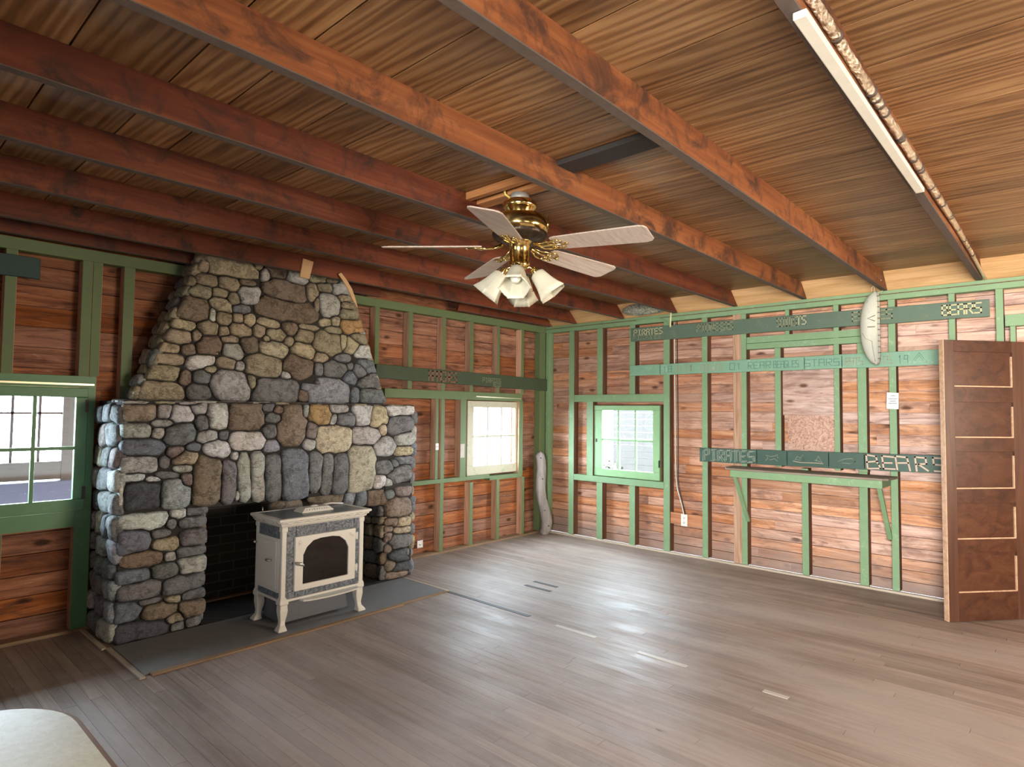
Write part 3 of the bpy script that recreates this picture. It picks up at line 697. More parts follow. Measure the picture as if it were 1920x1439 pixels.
breast = c2([(720,112,140,48,'t',4,4),(590,100,42,32,'t'),(865,108,24,16,'t'),(900,150,24,38,'l'),(955,135,60,36,'b'),(1055,160,57,42,'l'),(1160,162,52,27,'t'),
 (1235,180,45,12,'m'),(1280,215,44,38,'l',0,3.5),(1195,212,38,22,'m'),(1130,236,30,44,'m'),(612,178,56,30,'m'),(715,192,57,36,'m'),(805,186,45,20,'b'),
 (575,230,58,32,'m'),(495,185,50,30,'m'),(450,240,45,28,'m'),(675,240,42,27,'m'),(738,272,34,34,'m'),(820,250,56,46,'l',0,3.5),
 (1005,235,110,62,'b',4,4),(1010,325,155,58,'b',4,4),(525,320,88,60,'b',5),(683,295,56,34,'t',15),(775,318,50,22,'g'),(425,300,38,28,'m'),
 (1215,300,48,52,'l',0,3.2),(1300,265,38,20,'m'),(1315,303,32,20,'m'),(1315,348,40,28,'m'),(1155,300,14,40,'m'),(1195,388,30,20,'t'),(1248,382,20,26,'t'),
 (1335,407,56,36,'o'),(485,396,68,27,'t',5),(385,385,40,22,'m'),(690,370,38,34,'m'),(635,355,16,38,'w'),(612,415,55,40,'m',-8),(760,365,24,25,'m'),
 (820,375,26,34,'t'),(915,390,55,24,'t',8),(775,425,60,32,'t',6),(690,430,28,28,'m'),(866,428,34,32,'m'),(952,450,52,34,'t'),(1022,415,40,34,'b'),
 (1112,410,50,17,'m',4),(1097,455,48,36,'m'),(1205,492,70,52,'m',8,3.2),(1238,424,40,18,'m'),(1325,500,46,38,'t'),(1372,468,44,26,'m',8),(1290,490,20,36,'t'),
 (465,460,66,38,'m'),(558,455,26,34,'m'),(612,503,70,54,'b'),(735,530,54,40,'l',10),(718,470,42,20,'m'),(820,500,42,44,'b'),(905,470,20,20,'t'),(941,518,72,44,'y',12),
 (1013,482,25,24,'m'),(1090,527,60,38,'t',10),(1395,535,52,34,'w',8),(405,512,72,26,'t'),(515,520,40,30,'b'),(385,568,110,29,'t'),(580,580,76,36,'w',-12),
 (700,590,54,32,'m',8),(770,605,27,23,'l'),(890,605,88,56,'m',3,4.2),(1062,612,74,58,'b',20),(1175,562,34,26,'m'),(1283,565,36,22,'g'),(1245,622,62,40,'g'),
 (1165,622,24,34,'g'),(1320,607,18,18,'g'),(1366,632,36,36,'g'),(1415,605,50,36,'s',5),(340,632,132,42,'t',3),(495,666,29,38,'b'),(583,660,44,36,'g'),
 (625,622,34,20,'t'),(722,695,104,72,'l',15),(830,680,22,38,'m',-20),(1000,650,26,22,'l'),(955,722,108,56,'g',0,5),(1085,750,32,30,'b'),(1200,722,118,60,'S',3,3.4),
 (1322,662,36,34,'s'),(1432,685,66,30,'g',0,4),(1436,752,62,34,'g',0,4.5),(1345,750,22,34,'s'),(365,727,132,46,'t',3),(562,732,62,38,'g'),(655,540,10,10,'m'),
 (235,725,30,40,'g'),(1155,690,24,20,'g'),(1440,650,20,10,'g')])
surround = c2([(250,783,80,12,'l'),(400,783,60,10,'m'),(520,788,60,10,'l'),(110,800,60,20,'l'),(255,838,102,48,'m',0,3.2),(395,832,40,38,'l'),(475,845,64,43,'w'),(568,815,44,30,'l'),
 (665,852,60,70,'w'),(808,850,105,78,'b',0,3.4),(905,812,38,24,'g',-10),(970,825,32,24,'b'),(935,864,50,28,'g'),(1030,880,72,125,'b',0,3),(1098,828,18,38,'l'),
 (1172,846,60,50,'o',15),(1262,818,45,22,'l'),(1238,872,16,28,'w',25),(1302,872,50,32,'g'),(1385,842,45,52,'w',0,4.5),(1462,858,44,54,'t'),(1562,824,64,28,'w',0,4.5),
 (1572,895,52,46,'g',-15),(1592,968,42,30,'l'),(120,860,50,55,'p'),(235,926,102,40,'l',0,3.2),(382,890,58,20,'l'),(365,940,36,30,'l'),(465,945,84,52,'g',-12),
 (582,888,34,38,'g'),(607,955,52,30,'l',-8),(690,950,25,26,'g'),(810,977,92,48,'w',2,4),(915,928,38,38,'g'),(925,1005,42,32,'S'),(1128,930,28,46,'p'),
 (1115,995,30,32,'w'),(1240,970,86,66,'y',0,4.2),(1400,955,72,42,'l',0,3.2),(1482,918,18,32,'t'),(1492,1005,50,42,'l'),(1588,1030,42,22,'t'),(1590,1075,42,20,'g'),
 (130,950,60,40,'p'),(275,1015,132,46,'s',3,3.2),(445,1035,46,30,'p'),(540,1010,34,22,'s'),(500,1066,62,38,'m'),(662,1020,66,46,'w',5),(250,1090,122,44,'l',0,3.2),
 (392,1080,28,32,'g',10),(490,1115,46,22,'l'),(745,1055,20,24,'w'),(225,1165,72,20,'w'),(338,1170,38,15,'w'),(505,1175,32,36,'p'),(272,1246,104,62,'d',0,5),
 (178,1250,14,64,'w'),(450,1232,76,72,'S',10),(1490,1112,44,32,'g'),(1465,1180,34,32,'w'),(1565,1150,54,42,'g',-18),(1512,1190,22,28,'l'),(120,1070,50,60,'l'),
 (110,1200,45,60,'l'),(410,1150,60,18,'g',5),(1545,1090,20,20,'g'),(1520,1215,40,15,'w'),(1495,1255,20,28,'g'),(1565,1235,46,44,'p')])
arch = c2([(612,1172,74,118,'b',2,3.6),(716,1172,42,108,'g',0,3.4),(790,1155,38,118,'l',-3,3.4),(857,1150,38,122,'l',-3,3.2),(937,1150,47,110,'g',-4,3.4),
 (1040,1135,70,116,'s',0,4),(1143,1122,33,96,'g',2,3.2),(1206,1134,28,98,'g',2,3.2),(1276,1134,38,96,'g',5,3.4),(1370,1112,64,110,'v',0,5),(758,1250,14,26,'w')])
pierL = c3([(350,245,122,62,'w',5),(520,215,48,30,'w'),(600,207,56,26,'g'),(592,264,58,28,'g'),(480,272,24,26,'g'),(290,362,90,60,'s'),(452,377,68,34,'t'),(425,322,46,24,'g'),
 (592,345,62,46,'g'),(345,446,100,38,'b'),(475,436,30,22,'l'),(582,408,70,28,'g'),(585,482,66,46,'l',-5,3.4),(450,512,72,38,'g'),(290,542,95,36,'s'),(540,572,102,48,'g',-4,3.4),
 (320,604,122,52,'g'),(490,650,40,22,'m'),(592,624,54,30,'g'),(370,662,60,14,'g'),(245,712,82,50,'s'),(420,712,84,42,'b',-5),(582,692,60,42,'b'),(500,745,42,26,'m'),
 (300,820,155,54,'d',-3),(512,785,30,26,'g'),(590,762,34,22,'g'),(500,835,40,18,'d')])
pierR = c8([(600,230,72,88,'p'),(440,300,42,50,'g'),(540,450,128,108,'b'),(600,620,72,60,'t'),(460,620,80,50,'b'),(590,712,82,42,'t'),(550,850,114,86,'g'),(560,1005,114,80,'d'),
 (645,975,25,50,'g'),(420,930,45,50,'b'),(410,800,50,50,'b'),(560,1150,100,60,'d'),(450,1130,60,60,'b'),(520,1230,120,40,'b'),(420,700,50,40,'b')])

def to_plane(L, Y):
    out = []
    for (px, py, rx, ry, tn, ang, pw) in L:
        c = onA(px, py, Y); ex = onA(px+rx, py, Y)-onA(px-rx, py, Y); ez = onA(px, py-ry, Y)-onA(px, py+ry, Y)
        out.append((c.x, c.z, abs(ex.x)/2, abs(ez.z)/2, -R(ang), pw, TONE[tn]))
    return out
def random_stones(u0, u1, v0, v1, size, tones, seed):
    rg = random.Random(seed); out = []; v = v0+size*.3
    while v < v1:
        h = size*rg.uniform(.35, .6); u = u0+rg.uniform(-.05, .05)
        while u < u1:
            w = size*rg.uniform(.5, 1.0); out.append((u+w/2, v+rg.uniform(-.01, .01), w/2*1.02, h/2*1.05, rg.uniform(-.12, .12), rg.uniform(2.5, 3.6), TONE[rg.choice(tones)])); u += w
        v += h
    return out
def stones(mb, L, inside, place, gap=.0042, prot=.035, n=30):
    """rounded stones filling the cells between their neighbours. inside(u,v)->bool, place(u,v,depth)->3D"""
    A = np.array([s[:6] for s in L]); 
    def metric(P):
        d = P[:, None, :]-A[None, :, :2]; c, s_ = np.cos(A[:, 4]), np.sin(A[:, 4])
        a = (d[..., 0]*c+d[..., 1]*s_)/A[:, 2]; b = (-d[..., 0]*s_+d[..., 1]*c)/A[:, 3]; p = A[:, 5]
        return (np.abs(a)**p+np.abs(b)**p)**(1/p)
    for i, s in enumerate(L):
        c0 = np.array(s[:2]); rr = []
        if not inside(*c0): continue
        rmax = 1.22*math.hypot(s[2], s[3])
        ts = np.linspace(.0, rmax, 56)[1:]
        for k in range(n):
            th = 2*math.pi*k/n; D = np.array([math.cos(th), math.sin(th)])
            P = c0+ts[:, None]*D; Mx = metric(P); own = Mx[:, i].copy(); Mx[:, i] = 1e9
            ok = (own <= Mx.min(1)) & (own < 1.3) & np.array([inside(*p) for p in P])
            j = int(np.argmin(ok)) if not ok.all() else len(ts)
            rr.append(ts[max(j-1, 0)])
        rr = np.array(rr)
        rr = .76*rr+.12*np.roll(rr, 1)+.12*np.roll(rr, -1)
        sz = min(s[2], s[3]); g = min(gap, sz*.18); rr = np.maximum(rr-g, .004)
        pr = min(prot, sz*.7)*random.uniform(.75, 1.15)
        pw = s[5]; tilt = (random.uniform(-.1, .1), random.uniform(-.1, .1))
        vs = []; rings = [(1., -.03), (1.0, .0), (.965, .42), (.88, .74), (.7, .93), (.4, 1.0)]
        if pw > 3.8: rings = [(1., -.03), (1.0, .1), (.975, .62), (.92, .88), (.74, .97), (.4, 1.0)]
        ph = [random.uniform(0, 6.28) for _ in range(4)]
        for (q, h) in rings:
            for k in range(n):
                th = 2*math.pi*k/n; r = rr[k]*q*(1+.02*math.sin(5*th+ph[0]+q*3))
                u = c0[0]+r*math.cos(th); v = c0[1]+r*math.sin(th)
                dep = -.03 if h < 0 else h*pr*(1+.12*math.sin(3*th+ph[1])*q+.08*math.sin(u*70+ph[2])*math.sin(v*60+ph[3]))+(tilt[0]*r*math.cos(th)+tilt[1]*r*math.sin(th))*h
                vs.append(place(u, v, dep))
        vs.append(place(c0[0], c0[1], pr*1.0)); fs = []
        for a in range(len(rings)-1):
            for k in range(n): fs.append((a*n+k, a*n+(k+1) % n, (a+1)*n+(k+1) % n, (a+1)*n+k))
        a = len(rings)-1
        for k in range(n): fs.append((a*n+k, a*n+(k+1) % n, len(vs)-1))
        fs.append(tuple(range(n))[::-1])
        j = random.uniform(.88, 1.12); tone = tuple(min(1, x*j*random.uniform(.96, 1.04)) for x in s[6])
        mb.add(vs, fs, 0, tone, True)

# -- chimney breast
BZ0, BZ1 = FZ, 2.70
def bl(z): return -4.70+(z-1.56)/(2.62-1.56)*.41      # left edge at height z
def br(z): return -2.62-(z-1.56)/(2.62-1.56)*.42
m = MB()
stones(m, to_plane(breast, BY), lambda u, v: BZ0 < v < BZ1 and bl(v)-.01 < u < br(v)+.01, lambda u, v, d: (u, BY-d, v))
# left flank (slanting)
def flank(u, v, d):      # u = depth coordinate y, v = height
    n = Vector((-.93, 0, .36)); p = Vector((bl(v), u, v)); return p+n*d
stones(m, random_stones(BY, .12, BZ0, BZ1, .2, 'tmmtlg', 3), lambda u, v: BZ0 < v < BZ1 and BY-.01 < u < .085, flank, prot=.03, n=18)
def flankR(u, v, d): return Vector((br(v), u, v))+Vector((.93, 0, .36))*d
stones(m, random_stones(BY, .12, BZ0, BZ1, .2, 'tmmtlg', 5), lambda u, v: BZ0 < v < BZ1 and BY-.01 < u < .085, flankR, prot=.03, n=18)
b0 = m.build('chimney_breast', stone_mat, fire, recalc=True)
m = MB(); e = .012
m.hexa([(bl(BZ0)+e, BY+e, BZ0), (br(BZ0)-e, BY+e, BZ0), (br(BZ0)-e, SD-.002, BZ0), (bl(BZ0)+e, SD-.002, BZ0), (bl(BZ1)+e, BY+e, BZ1), (br(BZ1)-e, BY+e, BZ1), (br(BZ1)-e, SD-.002, BZ1), (bl(BZ1)+e, SD-.002, BZ1)])
m.build('mortar_core', mortar, b0)
# -- surround above the opening
OX0, OX1 = -4.325, -2.79
def az(u):   # underside of the arch stones
    return .835-.03*math.sin((u-OX0)/(OX1-OX0)*math.pi)
def in_sur(u, v):
    if not (FX0-.01 < u < FX1+.01) or v > FZ: return False
    if OX0-.1 < u < OX1+.06: return v > az(u)-.02
    return v > .80
arch_w, sur_w = to_plane(arch, FY), to_plane(surround, FY)
allS = sur_w+arch_w
m = MB(); stones(m, allS, in_sur, lambda u, v, d: (u, FY-d, v), prot=.04)
sur = m.build('stone_surround', stone_mat, fire, label='grey rounded stones with tall upright stones over the opening')
m = MB(); m.box(FX0+e, FX1-e, FY+e, SD-.002, .845, FZ); m.box(FX0+e, OX0-e, FY+e, SD-.002, 0, .85); m.box(OX1+e, FX1-e, FY+e, SD-.002, 0, .85); m.build('mortar_core', mortar, sur)
# left and right flanks of the block, ledge
m = MB()
stones(m, random_stones(FY, .12, 0, FZ, .26, 'glsgmpS', 11), lambda u, v: 0.0 < v < FZ and FY-.012 < u < .085, lambda u, v, d: (FX0-d, u, v), prot=.035, n=20)
m.build('side_stones', stone_mat, fire); m = MB()
stones(m, random_stones(FY, .12, 0, FZ, .26, 'glsgm', 12), lambda u, v: 0.0 < v < FZ and FY-.012 < u < .085, lambda u, v, d: (FX1+d, u, v), prot=.035, n=20)
m.build('side_stones', stone_mat, fire)
m = MB(); stones(m, random_stones(FX0, FX1, FY, BY+.03, .22, 'lgwm', 13), lambda u, v: FX0 < u < FX1 and FY < v < BY, lambda u, v, d: (u, v, FZ+d*.3), prot=.03, n=16)
m.box(FX0+.01, FX1-.01, FY+.01, BY+.02, FZ-.02, FZ+.003, 1)
m.build('mantel_ledge', [stone_mat, mortar], fire)
m = MB(); stones(m, to_plane(pierL, FY), lambda u, v: FX0-.01 < u < OX0+.03 and 0 < v < .82, lambda u, v, d: (u, FY-d, v), prot=.04)
stones(m, random_stones(FY, .0, 0, .82, .22, 'gbg', 21), lambda u, v: 0 < v < .84 and FY < u < 0, lambda u, v, d: (OX0+d, u, v), prot=.03, n=18)
m.build('pier', stone_mat, fire, label='left stone pier of the fireplace')
m = MB(); stones(m, to_plane(pierR, FY), lambda u, v: OX1-.01 < u < FX1+.01 and 0 < v < .82, lambda u, v, d: (u, FY-d, v), prot=.04)
stones(m, random_stones(FY, .0, 0, .80, .22, 'bbgm', 22), lambda u, v: 0 < v < .84 and FY < u < 0, lambda u, v, d: (OX1-d, u, v), prot=.035, n=20)
m.build('pier', stone_mat, fire, label='right stone pier of the fireplace')
# recessed lintel stones and iron bar, brick firebox
m = MB(); stones(m, [(-3.30, .775, .16, .045, 0, 3.2, TONE['b']), (-3.10, .76, .07, .06, 0, 2.6, TONE['S']), (-3.0, .75, .09, .07, 0, 2.5, TONE['s']), (-2.86, .75, .12, .075, 0, 3, TONE['b']), (-3.68, .74, .11, .06, 0, 2.6, TONE['b'])],
       lambda u, v: True, lambda u, v, d: (u, FY+.07-d, v), prot=.06); m.build('lintel_stones', stone_mat, fire)
m = MB(); m.box(OX0-.02, OX1+.02, FY+.02, FY+.10, .80, .845); m.build('lintel_bar', soot, fire, .003)
m = MB(); m.box(OX0, OX1, .03, SD-.004, 0, .85); m.box(OX0-.002, OX0+.002, FY+.05, .04, 0, .85); m.box(OX1-.002, OX1+.002, FY+.05, .04, 0, .85); m.box(OX0, OX1, FY+.08, .05, .82, .85)
m.box(OX0, OX1, -.5, .04, 0, .011); m.build('firebox', brick_mat, fire)

# ------------------------------------------------------------------ hearth
he = thing('hearth', 'grey concrete hearth slab under the stove with brown wood edging', 'hearth', (-3.74, -.8, 0))
m = MB(); m.box(-4.87, -2.62, -1.085, -.505, 0, .012); m.build('slab', slab_mat, he, .003)
m = MB(); m.box(-4.84, -3.08, -1.125, -1.085, 0, .012); m.box(-3.08, -2.60, -1.10, -1.075, 0, .012); m.build('front_edging', trim_dark, he, .003)
m = MB(); m.box(-4.905, -4.874, -1.13, -.505, 0, .012); m.box(-4.925, -4.897, -.504, .0, 0, .012); m.build('side_edging', trim_mat, he, .003)
m = MB(); m.box(-2.62, -2.59, -1.10, -.52, 0, .014); m.build('side_edging', trim_mat, he, .003)

# ------------------------------------------------------------------ stove
SX0, SX1, SY0, SY1, SZ0 = -4.035, -3.39, -1.02, -.64, .0135
st = thing('stove', 'small cream enamel stove with grey tiles and arched glass door on the hearth', 'stove', (-3.71, -.83, .012))
Z = lambda z: z+SZ0-.012
m = MB(); m.box(SX0+.02, SX1-.02, SY0+.02, SY1-.01, Z(.215), Z(.70)); m.build('firebox_body', stove_black, st)
# corner columns
for (cx, cy) in ((SX0, SY0), (SX1, SY0), (SX0, SY1), (SX1, SY1)):
    m = MB(); sx = 1 if cx == SX0 else -1; sy = 1 if cy == SY0 else -1
    m.box(cx, cx+sx*.034, cy, cy+sy*.034, Z(.20), Z(.70)); m.box(cx-sx*.004, cx+sx*.04, cy-sy*.004, cy+sy*.04, Z(.20), Z(.232)); m.box(cx-sx*.004, cx+sx*.04, cy-sy*.004, cy+sy*.04, Z(.668), Z(.70))
    m.build('corner_column', enamel, st, .006)
    # cabriole leg
    lg = MB(); c = Vector((cx+sx*.02, cy+sy*.02, 0))
    prof = [(.208, .050, .004), (.178, .052, .004), (.168, .043, .005), (.13, .046, .006), (.10, .040, .006), (.065, .029, .004), (.04, .030, .0), (.022, .042, -.006), (.010, .050, -.008), (.0, .050, -.008)]
    vs = []
    for (z, w, o) in prof:
        q = c+Vector((sx*o, sy*o, z+SZ0)); vs += [q+Vector((a*w*.62, b*w*.62, 0)) for a, b in ((-1, -1), (1, -1), (1, 1), (-1, 1))]
    fs = [(i*4+k, i*4+(k+1) % 4, i*4+4+(k+1) % 4, i*4+4+k) for i in range(len(prof)-1) for k in range(4)]+[(0, 1, 2, 3), tuple(len(prof)*4-4+k for k in range(4))]
    lg.add(vs, fs); lg.build('leg', enamel, st, .006)
# tiled front and sides
m = MB(); gp = .003
xa, xb = SX0+.034, SX1-.034; dx0, dx1, dz0, dz1 = -3.945, -3.467, .262, .628
def tile(mm, a, b, c, d, face):
    if face == 'F': mm.box(a+gp/2, b-gp/2, SY0+.008, SY0+.02, Z(c)+gp/2, Z(d)-gp/2)
    else: mm.box(SX0+.008, SX0+.02, a+gp/2, b-gp/2, Z(c)+gp/2, Z(d)-gp/2)
for a, b in ((xa, -3.93), (-3.93, -3.70), (-3.70, -3.47), (-3.47, xb)): tile(m, a, b, .628, .70, 'F')
for a, b in ((xa, -3.93), (-3.93, -3.70), (-3.70, -3.47), (-3.47, xb)): tile(m, a, b, .216, .265, 'F')
for c, d in ((.265, .445), (.445, .628)): tile(m, xa, dx0+.005, c, d, 'F'); tile(m, dx1-.005, xb, c, d, 'F')
ya, yb = SY0+.034, SY1-.034
for a, b in ((ya, (ya+yb)/2), ((ya+yb)/2, yb)): tile(m, a, b, .622, .70, 'S'); tile(m, a, b, .216, .262, 'S')
m.build('tiles', tile_mat, st, .001, seg=1)
m = MB(); m.box(xa, xb, SY0+.014, SY0+.024, Z(.215), Z(.70)); m.box(SX0+.014, SX0+.024, ya, yb, Z(.215), Z(.70)); m.build('grout_backing', plain('grout', (.5, .5, .48), .8), st)
m = MB(); m.box(SX0, SX1, SY0-.002, SY1, Z(.20), Z(.217)); m.build('base_rail', enamel, st, .004)
# door with clipped-corner arched glass
m = MB(); fy = SY0-.012
out = [(dx0, dz0), (dx1, dz0), (dx1, dz1), (dx0, dz1)]
gl = [(-3.884, .302), (-3.527, .302), (-3.527, .50), (-3.552, .55), (-3.60, .588), (-3.66, .598), (-3.75, .598), (-3.81, .588), (-3.858, .55), (-3.884, .50)]
# ring between the door outline and the glass opening
od = []
for (x, z) in gl:
    cx, cz = (dx0+dx1)/2, (dz0+dz1)/2; dx, dz = x-cx, z-cz; k = min((dx1-cx)/abs(dx) if dx else 9, (dz1-cz)/abs(dz) if dz else 9); od.append((cx+dx*k, cz+dz*k))
od[0], od[1] = (dx0, dz0), (dx1, dz0)
cr = {4: (dx1, dz1), 8: (dx0, dz1)}
for k, v in cr.items(): od[k-1 if k == 4 else k] = v
od = [(dx0, dz0), (dx1, dz0), (dx1, .50), (dx1, dz1), (-3.60, dz1), (-3.66, dz1), (-3.75, dz1), (-3.81, dz1), (dx0, dz1), (dx0, .50)]
n = len(gl)
vs = [(x, fy, Z(z)) for x, z in od]+[(x, fy-.002, Z(z)) for x, z in gl]+[(x, SY0+.008, Z(z)) for x, z in od]+[(x, fy+.016, Z(z)) for x, z in gl]
fs = []
for i in range(n):
    j = (i+1) % n
    fs += [(i, j, n+j, n+i), (2*n+i, 2*n+j, j, i), (n+i, n+j, 3*n+j, 3*n+i)]
m.add(vs, fs)
dr = m.build('door', enamel, st, .004)
m = MB(); m.prism([(x, fy+.010, Z(z)) for x, z in gl], (0, 1, 0), .003); m.build('glass', stove_glass, dr)
m = MB()
for sx, cx in ((1, dx0+.028), (-1, dx1-.028)):      # leaf relief in the top corners
    m = MB()
    for a in (0, 35, 70, -30):
        ang = R(45+a-20); L = .03; c = Vector((cx, fy-.002, Z(dz1-.03)))
        d = Vector((sx*math.cos(ang), 0, -math.sin(ang)))
        m.tube([c, c+d*L*.5, c+d*L], [.003, .005, .001], 6)
    m.build('leaf_relief', enamel, dr)
for z in (.32, .55):
    m = MB(); m.box(dx1-.002, dx1+.014, fy-.004, fy+.014, Z(z), Z(z+.045)); m.tube([(dx1+.01, fy-.004, Z(z-.004)), (dx1+.01, fy-.004, Z(z+.05))], .006, 8); m.build('hinge', enamel, dr, .002)
m = MB(); m.tube([(dx0+.0, fy-.012, Z(.455)), (dx0+.03, fy-.026, Z(.448)), (dx0+.055, fy-.022, Z(.432))], [.011, .012, .007], 10); m.tube([(dx0+.005, fy, Z(.455)), (dx0+.005, fy-.014, Z(.455))], .008, 8)
m.build('handle', pewter, dr)
# inside: ember ledge seen through the glass
m = MB(); m.box(-3.88, -3.53, SY0+.012, SY0+.02, Z(.30), Z(.60)); m.build('glass_backing', stove_black, st)
m = MB()
for k in range(5): m.tube([(-3.80+k*.05, SY0+.0085, Z(.345+.004*k)), (-3.76+k*.05, SY0+.0085, Z(.352+.004*k))], .003, 6)
m.build('log_ashes', plain('ash', (.13, .1, .08), .9), st)
# side door
m = MB(); m.box(SX0-.004, SX0+.012, ya+.004, yb-.002, Z(.262), Z(.622)); m.box(SX0-.010, SX0-.002, ya+.03, yb-.015, Z(.285), Z(.60)); sd = m.build('side_door', enamel, st, .004)
m = MB(); m.tube([(SX0-.01, ya+.085, Z(.47)), (SX0-.03, ya+.085, Z(.47)), (SX0-.036, ya+.11, Z(.474))], [.006, .009, .010], 10); m.build('knob', pewter, sd)
m = MB(); m.tube([(SX0-.006, yb+.012, Z(.555)), (SX0-.022, yb+.015, Z(.565))], .009, 9); m.build('latch', pewter, sd)
# cornice top
m = MB(); rings = [(.0, .700), (.006, .708), (.012, .712), (.016, .722), (.034, .742), (.040, .746), (.040, .757), (.034, .762)]
vs = []
for (o, z) in rings: vs += [(SX0-o, SY0-o, Z(z)), (SX1+o, SY0-o, Z(z)), (SX1+o, SY1+o*.3, Z(z)), (SX0-o, SY1+o*.3, Z(z))]
fs = [(i*4+k, i*4+(k+1) % 4, i*4+4+(k+1) % 4, i*4+4+k) for i in range(len(rings)-1) for k in range(4)]+[(0, 1, 2, 3)]
m.add(vs, fs); T1 = [(SX0-.034, SY0-.034), (SX1+.034, SY0-.034), (SX1+.034, SY1+.01), (SX0-.034, SY1+.01)]; T2 = [(SX0-.004, SY0-.004), (SX1+.004, SY0-.004), (SX1+.004, SY1-.01), (SX0-.004, SY1-.01)]
m.add([(x, y, Z(.762)) for x, y in T1]+[(x, y, Z(.762)) for x, y in T2]+[(x, y, Z(.757)) for x, y in T2], [(k, (k+1) % 4, 4+(k+1) % 4, 4+k) for k in range(4)]+[(4+k, 4+(k+1) % 4, 8+(k+1) % 4, 8+k) for k in range(4)])
tp = m.build('cornice', enamel, st, .002)
m = MB()      # wavy garland along the cornice
for yy, x0_, x1_ in ((SY0-.036, SX0-.02, SX1+.02),):
    m.tube([(x0_+(x1_-x0_)*k/60, yy+.006, Z(.735+.006*math.sin(k*.9))) for k in range(61)], .004, 6)
m.tube([(SX0-.030, SY0-.02+(SY1-SY0)*k/40, Z(.735+.006*math.sin(k*.9))) for k in range(41)], .004, 6)
m.build('garland', enamel, tp)
m = MB()
for i in range(3):
    for j in range(2):
        w = (T2[1][0]-T2[0][0])/3; h = (T2[2][1]-T2[1][1])/2
        m.box(T2[0][0]+i*w+.0015, T2[0][0]+(i+1)*w-.0015, T2[0][1]+j*h+.0015, T2[0][1]+(j+1)*h-.0015, Z(.754), Z(.760))
m.build('top_tiles', tile_mat, tp)
m = MB(); cx, cy = -3.70, -.84
lv = []
for (w, d, z) in ((.125, .062, .760), (.125, .062, .768), (.095, .044, .792), (.08, .034, .794)): lv += [(cx-w, cy-d, Z(z)), (cx+w, cy-d, Z(z)), (cx+w, cy+d, Z(z)), (cx-w, cy+d, Z(z))]
m.add(lv, [(i*4+k, i*4+(k+1) % 4, i*4+4+(k+1) % 4, i*4+4+k) for i in range(3) for k in range(4)]+[(0, 1, 2, 3), (12, 13, 14, 15)])
m.lathe([(.0, .806), (.012, .804), (.02, .798), (.022, .792)], 14, T=Matrix.Translation((cx, cy, 0))@Matrix.Diagonal((1.6, 1, 1, 1)))
vent = m.build('vent_lid', enamel, st, .002)
m = MB()
for k in range(9): m.box(cx-.085+k*.0195, cx-.085+k*.0195+.010, cy-.062, cy-.046, Z(.774), Z(.784))
m.build('relief_lettering', enamel, vent)
m = MB(); m.tube([(SX0+.03, SY1-.03, Z(.757)), (SX0+.03, SY1-.03, Z(.80))], .003, 6); m.build('rod', pewter, st)
m = MB(); m.tube([(SX1-.13, SY1-.03, Z(.765)), (SX1-.08, SY1-.05, Z(.775)), (SX1+.02, SY1-.06, Z(.765))], [.012, .007, .006], 8); m.build('lever', enamel, st)
# ash lip
m = MB(); n = 16; vs = []
for k in range(n+1):
    t_ = k/n; x = -3.90+t_*(.445); o = .055+.035*math.sin(t_*math.pi)**.6
    vs += [(x, SY0, Z(.188)), (x, SY0-o, Z(.196)), (x, SY0-o-.004, Z(.208)), (x, SY0-o+.006, Z(.208)), (x, SY0, Z(.203))]
fs = [(k*5+a, k*5+(a+1) % 5, k*5+5+(a+1) % 5, k*5+5+a) for k in range(n) for a in range(5)]+[(0, 1, 2, 3, 4), tuple(n*5+a for a in range(5))]
m.add(vs, fs); m.build('ash_lip', enamel, st)
m = MB(); m.box(SX0+.06, SX1-.06, SY0+.10, SY1-.03, Z(.03), Z(.20)); m.build('base_box', plain('stove_base_metal', (.14, .15, .17), .5, .3), st, .004)

# ------------------------------------------------------------------ ceiling fan
FC = Vector((-3.65, -2.78, 0))
fan = thing('ceiling_fan', 'brass ceiling fan with five whitewashed blades and frosted light shades', 'ceiling fan', (FC.x, FC.y, ZC))
Tf = Matrix.Translation(FC)
m = MB(); m.box(FC.x-.04, FC.x+.04, -3.099, -2.444, 2.672, ZC-.003); m.build('mounting_board', block_mat, fan, .003)
m = MB(); m.lathe([(0, 2.675), (.05, 2.675), (.052, 2.625), (0, 2.62)], 24, T=Tf); m.build('junction_box', zinc, fan)
m = MB(); m.lathe([(0, 2.635), (.078, 2.635), (.092, 2.622), (.094, 2.600), (.086, 2.592), (.068, 2.565), (.067, 2.555), (.10, 2.552), (.14, 2.545), (.153, 2.532), (.156, 2.515), (.156, 2.485), (.150, 2.462), (.128, 2.448)], 48, T=Tf)
m.build('motor_housing', brass, fan)
m = MB(); m.lathe([(.146, 2.462), (.150, 2.445), (.135, 2.425), (.09, 2.412), (.0, 2.41)], 60, T=Tf, mod=lambda a, i: 1-.05*(math.sin(a*20) > 0) if i in (1, 2) else 1); m.build('motor_vents', brass_dark, fan)
m = MB(); m.lathe([(0, 2.43), (.062, 2.43), (.07, 2.41), (.054, 2.40), (.052, 2.30), (.058, 2.295), (.054, 2.275), (.03, 2.262), (0, 2.26)], 32, T=Tf); m.build('light_kit_hub', brass, fan)
for a in (R(-65), R(-30)):
    m = MB(); m.tube([FC+Vector((.156*math.cos(a), .156*math.sin(a), 2.47)), FC+Vector((.158*math.cos(a), .158*math.sin(a), 2.54))], .003, 6); m.build('housing_rod', brass, fan)
